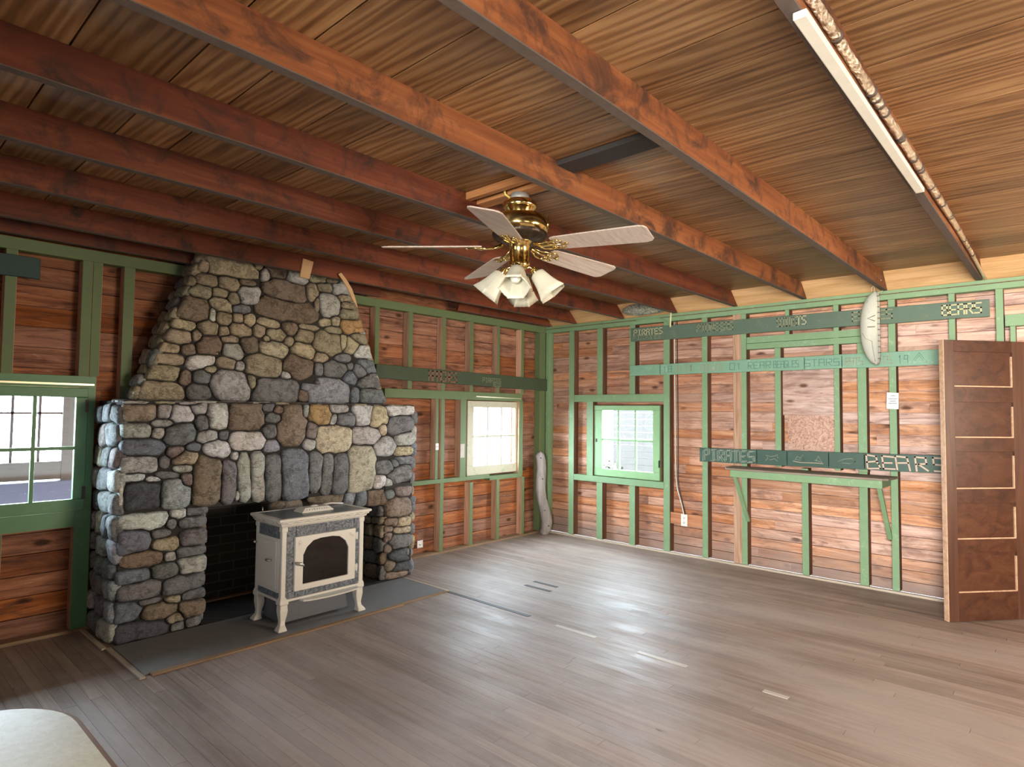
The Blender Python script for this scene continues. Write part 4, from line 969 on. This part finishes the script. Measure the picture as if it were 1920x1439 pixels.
def fan_blade(parent):
    P0 = Vector((0, 0, 0)); m = MB(); ax = parent['ang']; T = Matrix.Translation((FC.x, FC.y, 2.385)) @ Matrix.Rotation(R(ax), 4, 'Z') @ Matrix.Rotation(R(2.2), 4, 'Y') @ Matrix.Rotation(R(-13), 4, 'X')
    outl = []
    for (x, w) in ((.205, .056), (.23, .066), (.40, .074), (.60, .081), (.69, .083), (.715, .074), (.727, .056)): outl.append((x, w))
    poly = [(x, -w, 0) for x, w in outl]+[(x, w, 0) for x, w in reversed(outl)]
    m.prism(poly, (0, 0, 1), .007, T=T)
    return m, T
for k in range(5):
    ang = 137+72*k
    holder = {'ang': ang}
    m, T = fan_blade(holder)
    # shift so wood grain runs along the blade: built in its own frame
    b = m.build('blade', blade_mat, fan, .002, seg=1)
    m = MB()
    for s_ in (-1, 1):
        pts = [(.10, s_*.012, .008), (.14, s_*.03, -.006), (.18, s_*.04, -.008), (.215, s_*.034, -.006), (.225, s_*.018, -.008), (.205, s_*.008, -.010), (.19, s_*.02, -.008)]
        m.tube([T @ Vector(p) for p in pts], .0055, 8)
        pts = [(.19, s_*.038, -.006), (.24, s_*.045, -.005), (.265, s_*.03, -.006), (.25, s_*.016, -.008)]
        m.tube([T @ Vector(p) for p in pts], .0045, 8)
    m.tube([T @ Vector(p) for p in ((.09, 0, .012), (.14, 0, -.004), (.20, 0, -.008), (.28, 0, -.006))], [.010, .008, .006, .004], 8)
    m.tube([T @ Vector(p) for p in ((.275, 0, -.006), (.295, 0, -.004))], [.008, .003], 8)
    m.build('blade_iron', brass, b)
for k in range(4):
    az_ = R(-47.8-8+90*k); d = Vector((math.cos(az_), math.sin(az_), 0)); c = FC+Vector((0, 0, 2.268))
    m = MB(); p0 = c+d*.035; p1 = c+d*.075+Vector((0, 0, -.004)); axis = (d*.62+Vector((0, 0, -.78))).normalized(); p2 = p1+d*.012+Vector((0, 0, -.01))
    m.tube([p0, (p0+p1)/2+Vector((0, 0, .01)), p1], .006, 8)
    m.tube([p1-axis*.004, p1+axis*.036], .021, 16)
    arm = m.build('shade_holder', brass, fan, .002)
    q = p1+axis*.026; rot = axis.to_track_quat('Z', 'Y').to_matrix().to_4x4(); T = Matrix.Translation(q) @ rot
    m = MB(); md = lambda a, i: 1+.16*(1-abs(math.sin(a*3)))**2*(i/5)+.02*math.cos(a*30)*(i > 0)
    prof = [(.026, 0), (.040, .010), (.046, .04), (.053, .078), (.062, .112), (.074, .148)]
    inn = [(.070, .146), (.058, .111), (.049, .078), (.042, .04), (.034, .014)]
    m.lathe(prof+inn, 48, T=T, mod=lambda a, i: md(a, i) if i < 6 else md(a, 10-i))
    sh_ = m.build('lamp_shade', shade_mat, arm)
    m = MB(); m.lathe([(.012, .0), (.014, .02), (.026, .05), (.029, .07), (.022, .09), (.0, .098)], 18, T=T); m.build('bulb', bulb_mat, arm)
m = MB(); m.tube([FC+Vector((.05, -.05, 2.27)), FC+Vector((.052, -.052, 2.16))], .0012, 5); m.tube([FC+Vector((.052, -.052, 2.16)), FC+Vector((.052, -.052, 2.145))], .004, 8); m.build('pull_chain', brass, fan)
m = MB(); m.tube([FC+Vector((-.055, .045, 2.72)), FC+Vector((-.07, .05, 2.69)), FC+Vector((-.066, .045, 2.665)), FC+Vector((-.045, .03, 2.65))], .006, 8); m.build('power_cable', cable_y, fan)

# ------------------------------------------------------------------ stroke lettering
FONT = {'P': [[(0, 0), (0, 1), (.6, 1), (.6, .5), (0, .5)]], 'I': [[(.3, 0), (.3, 1)], [(.1, 0), (.5, 0)], [(.1, 1), (.5, 1)]], 'R': [[(0, 0), (0, 1), (.6, 1), (.6, .5), (0, .5)], [(.2, .5), (.6, 0)]],
 'A': [[(0, 0), (0, 1), (.6, 1), (.6, 0)], [(0, .5), (.6, .5)]], 'T': [[(.3, 0), (.3, 1)], [(0, 1), (.6, 1)]], 'E': [[(.6, 0), (0, 0), (0, 1), (.6, 1)], [(0, .5), (.5, .5)]],
 'S': [[(0, 0), (.6, 0), (.6, .5), (0, .5), (0, 1), (.6, 1)]], 'O': [[(0, 0), (.6, 0), (.6, 1), (0, 1), (0, 0)]], 'N': [[(0, 0), (0, 1), (.6, 0), (.6, 1)]],
 'C': [[(.6, 0), (0, 0), (0, 1), (.6, 1)]], 'U': [[(0, 1), (0, 0), (.6, 0), (.6, 1)]], 'G': [[(.6, 1), (0, 1), (0, 0), (.6, 0), (.6, .45), (.3, .45)]], 'L': [[(0, 1), (0, 0), (.6, 0)]],
 'B': [[(0, 0), (0, 1), (.5, 1), (.5, .55), (0, .5)], [(.5, .55), (.6, .4), (.6, 0), (0, 0)]], '1': [[(.3, 0), (.3, 1), (.15, .8)]], '9': [[(.6, 0), (.6, 1), (.1, 1), (.1, .5), (.6, .5)]],
 '8': [[(0, 0), (.6, 0), (.6, 1), (0, 1), (0, 0)], [(0, .5), (.6, .5)]], '3': [[(0, 1), (.6, 1), (.6, 0), (0, 0)], [(.2, .5), (.6, .5)]], 'H': [[(0, 0), (0, 1)], [(.6, 0), (.6, 1)], [(0, .5), (.6, .5)]]}
def lettering(parent, text, mat, P0, U, V, h, pitch, sw, N, width=None, double=0, wob=0.):
    """P0 baseline start, U text direction, V up, N outward"""
    m = MB(); U, V, N = Vector(U).normalized(), Vector(V).normalized(), Vector(N); wd = width or h*.9
    for i, ch in enumerate(text):
        for st_ in FONT.get(ch, []):
            for offn in ([0] if not double else [-double, double]):
                pts = [P0+U*(i*pitch+x*wd+offn+wob*random.uniform(-1, 1))+V*(y*h+offn*.6+wob*random.uniform(-1, 1)) for x, y in st_]
                for a, b in zip(pts[:-1], pts[1:]):
                    dd = (b-a).normalized(); sd = dd.cross(N).normalized()*sw/2; a2 = a-dd*sw/2; b2 = b+dd*sw/2; t = N*.0025
                    m.add([a2-sd-t, b2-sd-t, b2+sd-t, a2+sd-t, a2-sd+t, b2-sd+t, b2+sd+t, a2+sd+t], [(0, 1, 2, 3), (4, 5, 6, 7), (0, 1, 5, 4), (1, 2, 6, 5), (2, 3, 7, 6), (3, 0, 4, 7)])
    return m.build('lettering', mat, parent)

def board(name, label, p0, p1, h0, h1, N, th, mat):
    """plank between p0 and p1 (bottom edge ends), heights h0,h1; N outward normal"""
    p0, p1, N = Vector(p0), Vector(p1), Vector(N); up_ = Vector((0, 0, 1)); m = MB()
    v = [p0, p1, p1+up_*h1, p0+up_*h0]; n = 14; vs = []
    for i in range(n+1):
        t_ = i/n; a = p0.lerp(p1, t_); hh = h0+(h1-h0)*t_; w = .0025*math.sin(i*2.1)
        for q in (a+up_*w, a+up_*(hh+w*.7)): vs += [q+N*.002, q+N*(th+.002)]
    fs = []
    for i in range(n):
        b = i*4
        for (a1, a2) in ((0, 1), (1, 3), (3, 2), (2, 0)): fs.append((b+a1, b+a2, b+4+a2, b+4+a1))
    fs += [(0, 1, 3, 2), (n*4, n*4+1, n*4+3, n*4+2)]
    m.add(vs, fs); return tag(m.build(name, mat, None, .003, base=(p0+p1)/2, seg=1), label, 'sign')
# top sign of the right wall
Nb = (-1, 0, 0); UB = (0, -1, -.006); VB = (0, 0, 1); th = .022; X = -.0265
s1 = board('sign_board', 'long dark green name board reading PIRATES to BEARS, topmost on the weathered wall', (-.004, -1.262, 2.305), (-.004, -4.50, 2.285), .153, .137, Nb, th, sign_mid)
def yB(px, z=2.35):
    d = ray(px, 600); t_ = -CAM.x/d.x; return (CAM+d*t_).y
def put(parent, text, mat, pxa, pxb, z, h, sw, sl=-.006, double=0, wob=0, x=X, wr=.72):
    a, b = yB(pxa), yB(pxb); n = len(text); pitch = (a-b)/(n-.25); return lettering(parent, text, mat, Vector((x, a, z)), (0, -1, sl), VB, h, pitch, sw, Nb, pitch*wr/.6, double, wob)
put(s1, 'PIRATES', let_yellow, 1191, 1244, 2.372, .062, .009)
put(s1, 'PIRATES', let_faint, 1189, 1242, 2.325, .04, .007)
put(s1, 'PIONEERS', let_faint, 1309, 1376, 2.355, .072, .010)
put(s1, 'SCOUTS', let_faint, 1459, 1495, 2.34, .075, .010); put(s1, 'TS', let_yellow, 1496, 1513, 2.345, .075, .009)
put(s1, 'EAGLES', let_faint, 1600, 1674, 2.335, .075, .011)
put(s1, 'BEARS', let_yellow, 1768, 1841, 2.322, .078, .011)
# mint sign
s2 = board('sign_board', 'long mint green name board with faint carved names, middle of the weathered wall', (-.004, -1.252, 1.915), (-.004, -4.32, 1.918), .117, .128, Nb, th, sign_light)
for pa, pb, tx, mt in ((1245, 1262, '18', let_teal), (1268, 1290, '313', let_greyred), (1296, 1300, '1', let_red), (1316, 1356, 'EAGLES', let_greyred), (1370, 1392, 'O1', let_teal), (1404, 1446, 'REAR', let_teal), (1452, 1498, 'BEAGLES', let_teal),
                       (1510, 1574, 'STARS', let_teal), (1586, 1618, 'RATS', let_greyred), (1632, 1672, 'CATS', let_greyred), (1684, 1702, '19', let_teal)):
    put(s2, tx, mt, pa, pb, 1.945, .062, .005, .001, 0, .002)
m = MB()      # carved rounded triangle badge and dividers
c = Vector((X, yB(1723), 1.975)); tri = [(.0, .05), (.055, -.03), (-.055, -.03)]
for s_ in (1, .55):
    pts = [c+Vector((0, a*s_, b*s_)) for a, b in tri]
    m = MB(); m.tube(pts+[pts[0]], .0025, 6); m.build('carved_badge', let_teal, s2)
for px in (1240, 1509, 1579):
    m = MB(); m.box(X-.0015, X+.002, yB(px)-.0025, yB(px)+.0025, 1.925, 2.03); m.build('carved_divider', let_teal, s2)
# lower dark sign
s3 = board('sign_board', 'dark green name board with large pale BEARS carving, just above the wall shelf', (-.004, -2.085, 1.003), (-.004, -4.25, 1.033), .140, .146, Nb, th, sign_dark)
put(s3, 'PIRATES', let_pale, 1321, 1414, 1.022, .104, .007, .012, .008, .004)
m = MB()
for px in (1419, 1475, 1552, 1618):
    yy = yB(px); m = MB(); m.box(X-.0015, X+.002, yy-.003, yy+.003, 1.015+(-2.085-yy)*.014, 1.135+(-2.085-yy)*.014); m.build('divider', let_pink, s3)
def scrib(pts, mat, w=.004, nm='carving'):
    m = MB(); m.tube([(X-.001, yB(px), 1.02+(-2.085-yB(px))*.014+z) for px, z in pts], w, 6); return m.build(nm, mat, s3)
scrib([(1435, .02), (1440, .05), (1436, .075), (1444, .065), (1452, .07), (1458, .085), (1457, .06), (1463, .04), (1458, .02), (1452, .045), (1442, .03)], let_pale, .0035)
scrib([(1486, .03), (1500, .02), (1530, .022), (1542, .018)], let_pink, .0035)
scrib([(1490, .04), (1494, .075), (1500, .06), (1504, .09), (1506, .04), (1492, .045)], let_pale, .0045)
scrib([(1528, .035), (1533, .085), (1540, .03), (1526, .05)], let_pale, .004)
scrib([(1570, .045), (1582, .07), (1596, .075), (1602, .05), (1590, .03), (1576, .035)], let_pale, .0035)
for i, (ch, pa) in enumerate((('B', 1625), ('E', 1653), ('A', 1680), ('R', 1714), ('S', 1750))):
    h = .108; z0 = 1.022+(-2.085-yB(pa))*.013
    wd = (yB(pa)-yB(pa+21)); lettering(s3, ch, let_pink, Vector((X, yB(pa), z0)), (0, -1, .01), (0, .12, 1), h, .1, .013, Nb, wd/.6, 0, .006)
# sign on the fireplace wall
NA = (0, -1, 0)
sA = board('sign_board', 'dark brownish green name board above the small bright window', (-2.60, -.004, 1.808), (.03-.12+.09, -.004, 1.765), .135, .148, NA, th, sign_a)
def xA(px): 
    d = ray(px, 710); return (CAM+d*((-CAM.y)/d.y)).x
def putAl(parent, text, mat, pxa, pxb, z, h, sw, sl=-.016, wr=.72):
    a, b = xA(pxa), xA(pxb); pitch = (b-a)/(len(text)-.25); return lettering(parent, text, mat, Vector((a, -.0265, z)), (1, 0, sl), VB, h, pitch, sw, NA, pitch*wr/.6)
putAl(sA, 'APACHES', let_red, 801, 853, 1.815, .098, .014); putAl(sA, 'PIRATES', let_faint, 902, 936, 1.83, .05, .007); putAl(sA, 'ES', let_faint, 922, 936, 1.79, .04, .007)
sB = board('sign_board', 'plain dark teal board high at the left end of the fireplace wall', (-6.4, -.004, 2.312), (-5.227, -.004, 2.325), .15, .135, NA, th, sign_teal)

# ------------------------------------------------------------------ wall shelf
sf = thing('wall_shelf', 'long green-edged wall shelf on two diagonal struts under the BEARS board', 'shelf', (0, -3.16, .98))
m = MB(); m.prism([(-.003, -2.44, .965), (-.22, -2.44, .965), (-.33, -2.50, .965), (-.33, -3.80, .965), (-.29, -3.84, .965), (-.003, -3.86, .965)], (0, 0, 1), .018); m.build('shelf_board', shelf_top_mat, sf, .003)
m = MB(); m.box(-.318, -.30, -3.80, -2.53, .90, .964); m.build('front_apron', green_b, sf, .003)
m = MB(); m.box(-.299, -.004, -3.80, -3.782, .90, .964); m.build('side_apron', green_b, sf, .003)
m = MB(); m.box(-.299, -.004, -2.548, -2.53, .90, .964); m.build('side_apron', green_b, sf, .003)
for yy in (-2.56, -3.77):
    m = MB(); m.beam((-.295, yy, .925), (-.006, yy-.02, .45), .022, .034, (0, 1, 0)); m.build('strut', green_b, sf, .002)

# ------------------------------------------------------------------ small wall things
m = MB(); m.prism([(-.005, -3.783, 1.697), (-.005, -3.872, 1.692), (-.005, -3.868, 1.553), (-.005, -3.779, 1.556)], (-1, 0, 0), .0015)
pn = tag(m.build('paper_notice', paper_mat, None, base=(-.005, -3.825, 1.62)), 'small white printed notice pinned to a green stud above the shelf', 'notice')
m = MB()
for (y0, y1, z) in ((-3.812, -3.845, 1.665), (-3.795, -3.857, 1.64), (-3.805, -3.85, 1.62), (-3.795, -3.857, 1.60)): m.box(-.0078, -.0064, y0, y1, z, z+.005)
m.build('printed_lines', ink, pn)
m = MB(); m.box(.005, .03, -2.098, -1.735, .32, .44); tag(m.build('outlet_backboard', wood('orange_plank', (.30, .11, .045), (.48, .21, .10), (.58, .30, .16), 'Y', .7, 18, 1, .1), None, .002, base=(.03, -1.91, .32)), 'bare orange board holding the outlet between two studs', 'board')
def plate(name, label, cat, c, N, w, h, slots=True):
    N = Vector(N); U = Vector((0, 0, 1)).cross(N); c = Vector(c); t = thing(name, label, cat, c)
    m = MB(); vs = [c+U*a*w/2+Vector((0, 0, 1))*b*h/2+N*d for d in (0, .006) for a, b in ((-1, -1), (1, -1), (1, 1), (-1, 1))]
    m.add(vs, [(0, 1, 2, 3), (4, 5, 6, 7), (0, 1, 5, 4), (1, 2, 6, 5), (2, 3, 7, 6), (3, 0, 4, 7)]); m.build('cover_plate', white_plastic, t, .002)
    if slots == 'switch':
        m = MB(); m.beam(c+N*.005+Vector((0, 0, -.006)), c+N*.016+Vector((0, 0, .006)), .008, .01, U); m.build('toggle', white_plastic, t)
    else:
        for s_ in (-1, 1):
            if h < .08 and s_ < 0: continue
            cc = c+Vector((0, 0, s_*h*.2 if h > .08 else 0))+N*.0062
            m = MB(); m.tube([cc, cc+N*.002], .014, 14); so = m.build('socket', white_plastic, t)
            m = MB()
            for o in (-.005, .005): m.beam(cc+N*.0022+U*o+Vector((0, 0, -.004)), cc+N*.0022+U*o+Vector((0, 0, .005)), .002, .001, N)
            m.build('slot', cable_k, so)
    return t
plate('electrical_outlet', 'white double outlet on the orange board under the cables', 'outlet', (.0045, -1.897, .372), (-1, 0, 0), .072, .125)
plate('electrical_outlet', 'small white outlet low on the red boards right of the fireplace', 'outlet', (-1.935, SD-.001, .115), (0, -1, 0), .075, .075)
plate('light_switch', 'small white switch on the green stud between fireplace and window', 'switch', (-1.797, .003, 1.122), (0, -1, 0), .042, .07, 'switch')
m = MB(); m.box(-1.462, -1.40, -.0025, -.0005, .99, 1.14); tag(m.build('paint_sample', plain('bare_whitish_patch', (.55, .50, .44), .8), None, base=(-1.43, -.001, 1.06)), 'pale bare plate on the green window post', 'plate')
# cables down the right wall
def cable(label, pts, r, mat):
    m = MB(); P = [Vector(p) for p in pts]; out_ = []
    for i in range(len(P)-1):
        p0, p1, p2, p3 = P[max(i-1, 0)], P[i], P[i+1], P[min(i+2, len(P)-1)]
        for k in range(6):
            t_ = k/6; out_.append(.5*((2*p1)+(-p0+p2)*t_+(2*p0-5*p1+4*p2-p3)*t_**2+(-p0+3*p1-3*p2+p3)*t_**3))
    out_.append(P[-1]); m.tube(out_, r, 8); return tag(m.build('electric_cable', mat, None, base=P[0]), label, 'cable')
cable('white cable running down beside the stud to the outlet', [(.03, -1.77, 2.49), (.03, -1.775, 1.9), (.032, -1.78, 1.3), (.03, -1.785, .95), (.03, -1.80, .72), (.025, -1.86, .52), (-.004, -1.895, .435)], .0055, cable_w)
cable('black cable running beside the white one to the outlet', [(.035, -1.80, 2.49), (.035, -1.805, 1.9), (.036, -1.81, 1.3), (.035, -1.81, .95), (.035, -1.815, .74), (.03, -1.865, .54), (-.002, -1.91, .435)], .0055, cable_k)
m = MB(); m.tube([(-.03, -1.765, 2.60), (-.03, -1.755, 2.43)], .008, 8); tag(m.build('conduit', plain('pale_yellow_conduit', (.8, .75, .45), .5), None, base=(-.03, -1.76, 2.43)), 'short pale yellow conduit crossing the top plate', 'conduit')
cable('thin green cable curving along the top plate', [(-.006, -1.30, 2.545), (-.007, -1.5, 2.55), (-.008, -1.62, 2.54), (-.008, -1.70, 2.50), (-.004, -1.745, 2.46)], .006, green_b)
# crumpled bundle tucked on the plate
m = MB(); n1, n2 = 26, 14; vs = []; fs = []
for j in range(n2+1):
    ph = math.pi*j/n2
    for k in range(n1):
        a = 2*math.pi*k/n1; r = 1+.10*math.sin(5*a+3*ph)+.08*math.sin(9*a-7*ph)
        vs.append((-.10+.085*r*math.sin(ph)*math.cos(a), -1.50+.30*math.cos(ph)*(1+.04*math.sin(4*a)), 2.65+.068*r*math.sin(ph)*math.sin(a)))
for j in range(n2):
    for k in range(n1): fs.append((j*n1+k, j*n1+(k+1) % n1, (j+1)*n1+(k+1) % n1, (j+1)*n1+k))
m.add(vs, fs, 0, None, True); tag(m.build('wrapped_bundle', bundle_mat, None, base=(-.1, -1.5, 2.582)), 'crumpled yellow and grey wrapped bundle stuffed on the top plate', 'bundle')

# ------------------------------------------------------------------ birch bark canoe hanging from its beam
CX, CY, CZT, CZB = -.24, -3.73, 2.545, 1.925
cn = thing('bark_canoe', 'small white birch bark canoe hung upright from the beam', 'model canoe', (CX, CY, CZT))
vdir = Vector((-.77, -.64, 0)).normalized(); side = Vector((.64, -.77, 0)).normalized()     # toward the room, to the right
n = 26; rows = 13; outer = []; inner = []
for i in range(n+1):
    t_ = i/n; z = CZT+(CZB-CZT)*t_; e_ = (1-abs(2*t_-1)**2.6)**.62 if 0 < t_ < 1 else 0
    wd = .062*e_+.006; dp = .10*e_+.012; bow = -.018*math.sin(t_*math.pi)
    ro = []; ri = []
    for j in range(rows):
        a = math.pi*j/(rows-1)      # hull section: from front gunwale over the keel (left) to rear gunwale
        o = Vector((CX, CY, z))+side*(.035+bow-dp*math.sin(a))+vdir*(wd*math.cos(a))
        ro.append(o); ri.append(Vector((CX, CY, z))+side*(.035+bow-(dp-.006)*math.sin(a))+vdir*((wd-.005)*math.cos(a)))
    outer.append(ro); inner.append(ri)
vs = [p for r_ in outer for p in r_]+[p for r_ in inner for p in r_]; K = (n+1)*rows; fs = []
for i in range(n):
    for j in range(rows-1):
        a = i*rows+j; fs += [(a, a+1, a+rows+1, a+rows), (K+a, K+a+rows, K+a+rows+1, K+a+1)]
    for j in (0, rows-1): a = i*rows+j; fs.append((a, a+rows, K+a+rows, K+a))
m = MB(); m.add(vs, fs, 0, None, True); hull = m.build('hull', birch, cn)
m = MB()
for j in (0, rows-1): m.tube([outer[i][j] for i in range(n+1)], .006, 8)
m.tube([outer[i][0]+side*.004 for i in range(n+1)], .004, 6); m.build('gunwale', plain('grey_gunwale', (.42, .42, .36), .7), cn)
for i in range(2, n-1, 2):
    m = MB(); c = outer[i][0]; m.tube([c+side*.008+vdir*.006, c+vdir*.009, c-side*.012+vdir*.004], .003, 6); m.build('lacing', plain('dark_lacing', (.1, .08, .06), .8), cn)
def hp(i, j, o=.004): p = outer[i][j]; c = Vector((CX, CY, p.z))+side*.035; return p+(p-c).normalized()*o
m = MB(); m.tube([hp(9, 1), hp(10, 3), hp(11, 1)], .003, 6); m.build('painted_mark', cable_k, cn)
m = MB(); m.tube([hp(13, 1), hp(13, 3)], .003, 6); m.build('painted_mark', cable_k, cn)
m = MB(); m.tube([hp(15, 5, .001), hp(17, 4, .001), hp(18, 2, .001), hp(20, 2, .001), hp(22, 2, .001), hp(25, 2, .001)], .0025, 6); m.build('bark_seam', plain('grey_seam', (.3, .3, .27), .8), cn)
m = MB(); tp_ = Vector((CX, CY, CZT)); bp = Vector((CX-.01, -3.806, ZP1+.05)); m.tube([tp_+side*.0, tp_+Vector((0, 0, .03)), bp], .003, 6); m.tube([tp_+side*.02, tp_+Vector((0, -.02, .04)), bp], .003, 6); m.tube([tp_+side*.035+Vector((0, 0, -.02)), tp_+side*.09+Vector((0, 0, .004))], .004, 6)
m.build('hanging_string', string_mat, cn)

# ------------------------------------------------------------------ driftwood pole in the corner
m = MB(); ctr = [(-.14, -.10, .0), (-.13, -.13, .06), (-.12, -.14, .16), (-.15, -.125, .30), (-.19, -.11, .42), (-.205, -.10, .55), (-.19, -.09, .68), (-.17, -.085, .80), (-.175, -.08, .90), (-.20, -.08, .97), (-.215, -.08, 1.0)]
rs = [.050, .062, .068, .064, .062, .063, .063, .060, .061, .054, .024]
P = [Vector(p) for p in ctr]; pts = []; rr = []
for i in range(len(P)-1):
    for k in range(4): pts.append(P[i].lerp(P[i+1], k/4)); rr.append(rs[i]+(rs[i+1]-rs[i])*k/4+.0015*math.sin(i*9+k*2))
pts.append(P[-1]); rr.append(rs[-1])
m.tube(pts, rr, 16); m.box  # trunk
dw = tag(m.build('driftwood_pole', driftwood_mat, None, base=(-.14, -.1, 0)), 'crooked grey driftwood pole leaning in the room corner', 'driftwood')
for (i, o) in ((12, -.2), (24, .3), (34, -.1), (6, .3)):
    m = MB(); c = pts[i]+Vector((-.66, -.75, 0))*(rr[i]-.002)+Vector((.74, -.66, 0))*o*.05; m.tube([c, c+Vector((-.66, -.75, 0))*.004], .010, 8); m.build('knot', plain('dark_knot', (.12, .11, .11), .9), dw)

# ------------------------------------------------------------------ open panel door
DP = Vector((-.581, -4.25, 0)); dd = (Vector((-.045, -4.70, 0))-DP); DW = .69; dd.normalize(); dn = Vector((dd.y, -dd.x, 0))
if dn.dot(CAM-DP) < 0: dn = -dn
do = thing('door_1', 'brown varnished five-panel wooden door standing open against the right wall', None, DP, None, 'structure')
def dbox(m, u0, u1, z0, z1, o0, o1, mat=0):
    v = [DP+dd*u+dn*o+Vector((0, 0, z)) for z in (z0, z1) for u, o in ((u0, o0), (u1, o0), (u1, o1), (u0, o1))]
    m.add(v, [(0, 1, 2, 3), (4, 5, 6, 7), (0, 1, 5, 4), (1, 2, 6, 5), (2, 3, 7, 6), (3, 0, 4, 7)], mat)
HT = 2.065; T0, T1_ = -.020, .020; s0, s1_ = .088, .578
m = MB(); dbox(m, .006, s0, .005, HT, T0, T1_); m.build('stile', door_mat, do, .002)
m = MB(); dbox(m, s1_, DW, .005, HT, T0, T1_); m.build('stile', door_mat, do, .002)
m = MB(); dbox(m, 0, .006, .005, HT, T0, T1_); m.build('worn_edge', door_worn_highlight, do, .001)
rails = [(.005, .21), (.499, .596), (.859, .964), (1.238, 1.34), (1.604, 1.718), (1.98, HT)]
for a, b in rails:
    m = MB(); dbox(m, s0, s1_, a, b, T0+.001, T1_-.001); m.build('rail', door_panel_mat, do, .002)
for (a, b), (c_, d_) in zip(rails[:-1], rails[1:]):
    m = MB(); dbox(m, s0, s1_, b, c_, -.006, .006); m.build('panel', door_panel_mat, do)
    m = MB(); dbox(m, s0, s1_, b, b+.009, .006, .018); dbox(m, s1_-.010, s1_, b, c_-.03, .006, .018); m.build('panel_moulding', door_worn_highlight, do, .001)  # pale bottom and right strips paint in the highlight on the panel ledges
p = DP+dd*(DW+.01)
for z in (.25, 1.75): m = MB(); m.tube([p+Vector((0, 0, z)), p+Vector((0, 0, z+.08))], .008, 8); m.build('hinge', pewter, do)

# ------------------------------------------------------------------ pipe and white board along the door-side beam
pp = thing('foil_wrapped_pipe', 'foil-wrapped pipe with dark bands running along the ceiling', 'pipe', (-4.3, -4.478, 2.62))
m = MB(); N_ = 220; pts = []; rr = []
for i in range(N_+1):
    t_ = i/N_; x = -8.45+t_*8.42; pts.append((x, -4.478-.003*math.sin(x*2), 2.622+.004*math.sin(x*3)-(max(0, x+.9)*.04)))
    rr.append((.0155 if x < -2 else .0155-.004*(x+2)/2)*(1+.13*math.sin(i*2.3)*math.sin(i*.7)))
m.tube(pts, rr, 12); m.build('foil_sleeve', foil_mat, pp)
for x in (-4.15, -3.72, -3.66, -3.60, -3.52, -3.27, -3.24, -2.98, -2.86, -2.82, -2.55, -2.38, -2.2, -1.95, -1.9, -1.6, -1.3, -1.1, -.85):
    m = MB(); m.tube([(x-.007, -4.479-.003*math.sin(x*2), 2.622+.004*math.sin(x*3)-(max(0, x+.9)*.04)), (x+.007, -4.479-.003*math.sin(x*2), 2.622+.004*math.sin(x*3)-(max(0, x+.9)*.04))], .0185 if x < -2 else .016, 12); m.build('band', band_mat, pp)
m = MB(); m.box(-4.42, -2.68, -4.474, -4.438, 2.556, ZP1-.003); tag(m.build('white_board', white_board, None, .003, base=(-3.55, -4.45, 2.55)), 'whitewashed board nailed under the beam beside the foil pipe', 'board')

# ------------------------------------------------------------------ wood scraps at the chimney top
m = MB(); m.prism([(-3.655, -.515, 2.685), (-3.565, -.515, 2.675), (-3.60, -.515, 2.53), (-3.68, -.515, 2.535)], (0, 1, 0), .014)
tag(m.build('wood_scrap', raw_pine, None, .001, base=(-3.62, -.5, 2.58)), 'small fresh pine block nailed to the beam over the chimney', 'wood scrap')
m = MB(); cpts = [Vector((-3.335, -.525, 2.62)), Vector((-3.29, -.53, 2.57)), Vector((-3.235, -.53, 2.50)), Vector((-3.20, -.53, 2.43)), Vector((-3.165, -.53, 2.365))]
for a, b, w in zip(cpts[:-1], cpts[1:], (.03, .03, .028, .02)): m.beam(a, b, .006, w, (0, 1, 0))
m = MB(); vs = []
for c, w in zip(cpts, (.014, .016, .016, .013, .003)): vs += [c+Vector((-w, -.004, -w*.5)), c+Vector((w, -.004, w*.5)), c+Vector((w, .004, w*.5)), c+Vector((-w, .004, -w*.5))]
m.add(vs, [(i*4+k, i*4+(k+1) % 4, i*4+4+(k+1) % 4, i*4+4+k) for i in range(4) for k in range(4)]+[(0, 1, 2, 3), (16, 17, 18, 19)])
tag(m.build('wood_splinter', raw_pine, None, base=(-3.33, -.525, 2.6)), 'curved pale splinter hanging from the beam right of the chimney', 'wood scrap')

# ------------------------------------------------------------------ table corner
tb = thing('table', 'rounded cream flecked table corner in the lower left foreground', 'table', (-6.4, -3.6, 0))
def rrect(x0, x1, y0, y1, r, z, n=10):
    P = []
    for cx, cy, a0 in ((x1-r, y1-r, 0), (x0+r, y1-r, 90), (x0+r, y0+r, 180), (x1-r, y0+r, 270)):
        for k in range(n+1): a = R(a0+90*k/n); P.append((cx+r*math.cos(a), cy+r*math.sin(a), z))
    return P
tx0, tx1, ty0, ty1 = -7.1, -5.675, -4.0, -2.945
m = MB(); m.prism(rrect(tx0, tx1, ty0, ty1, .24, .722), (0, 0, 1), .022); m.build('core_edge', table_edge, tb, .003)
m = MB(); m.prism(rrect(tx0+.012, tx1-.012, ty0+.012, ty1-.012, .228, .744), (0, 0, 1), .004); m.build('tabletop', table_mat, tb, .001, seg=1)
for lx in (tx0+.15, tx1-.15):
    for ly in (ty0+.15, ty1-.15):
        m = MB(); m.tube([(lx, ly, 0), (lx, ly, .722)], [.018, .024], 10); m.build('leg', zinc, tb)
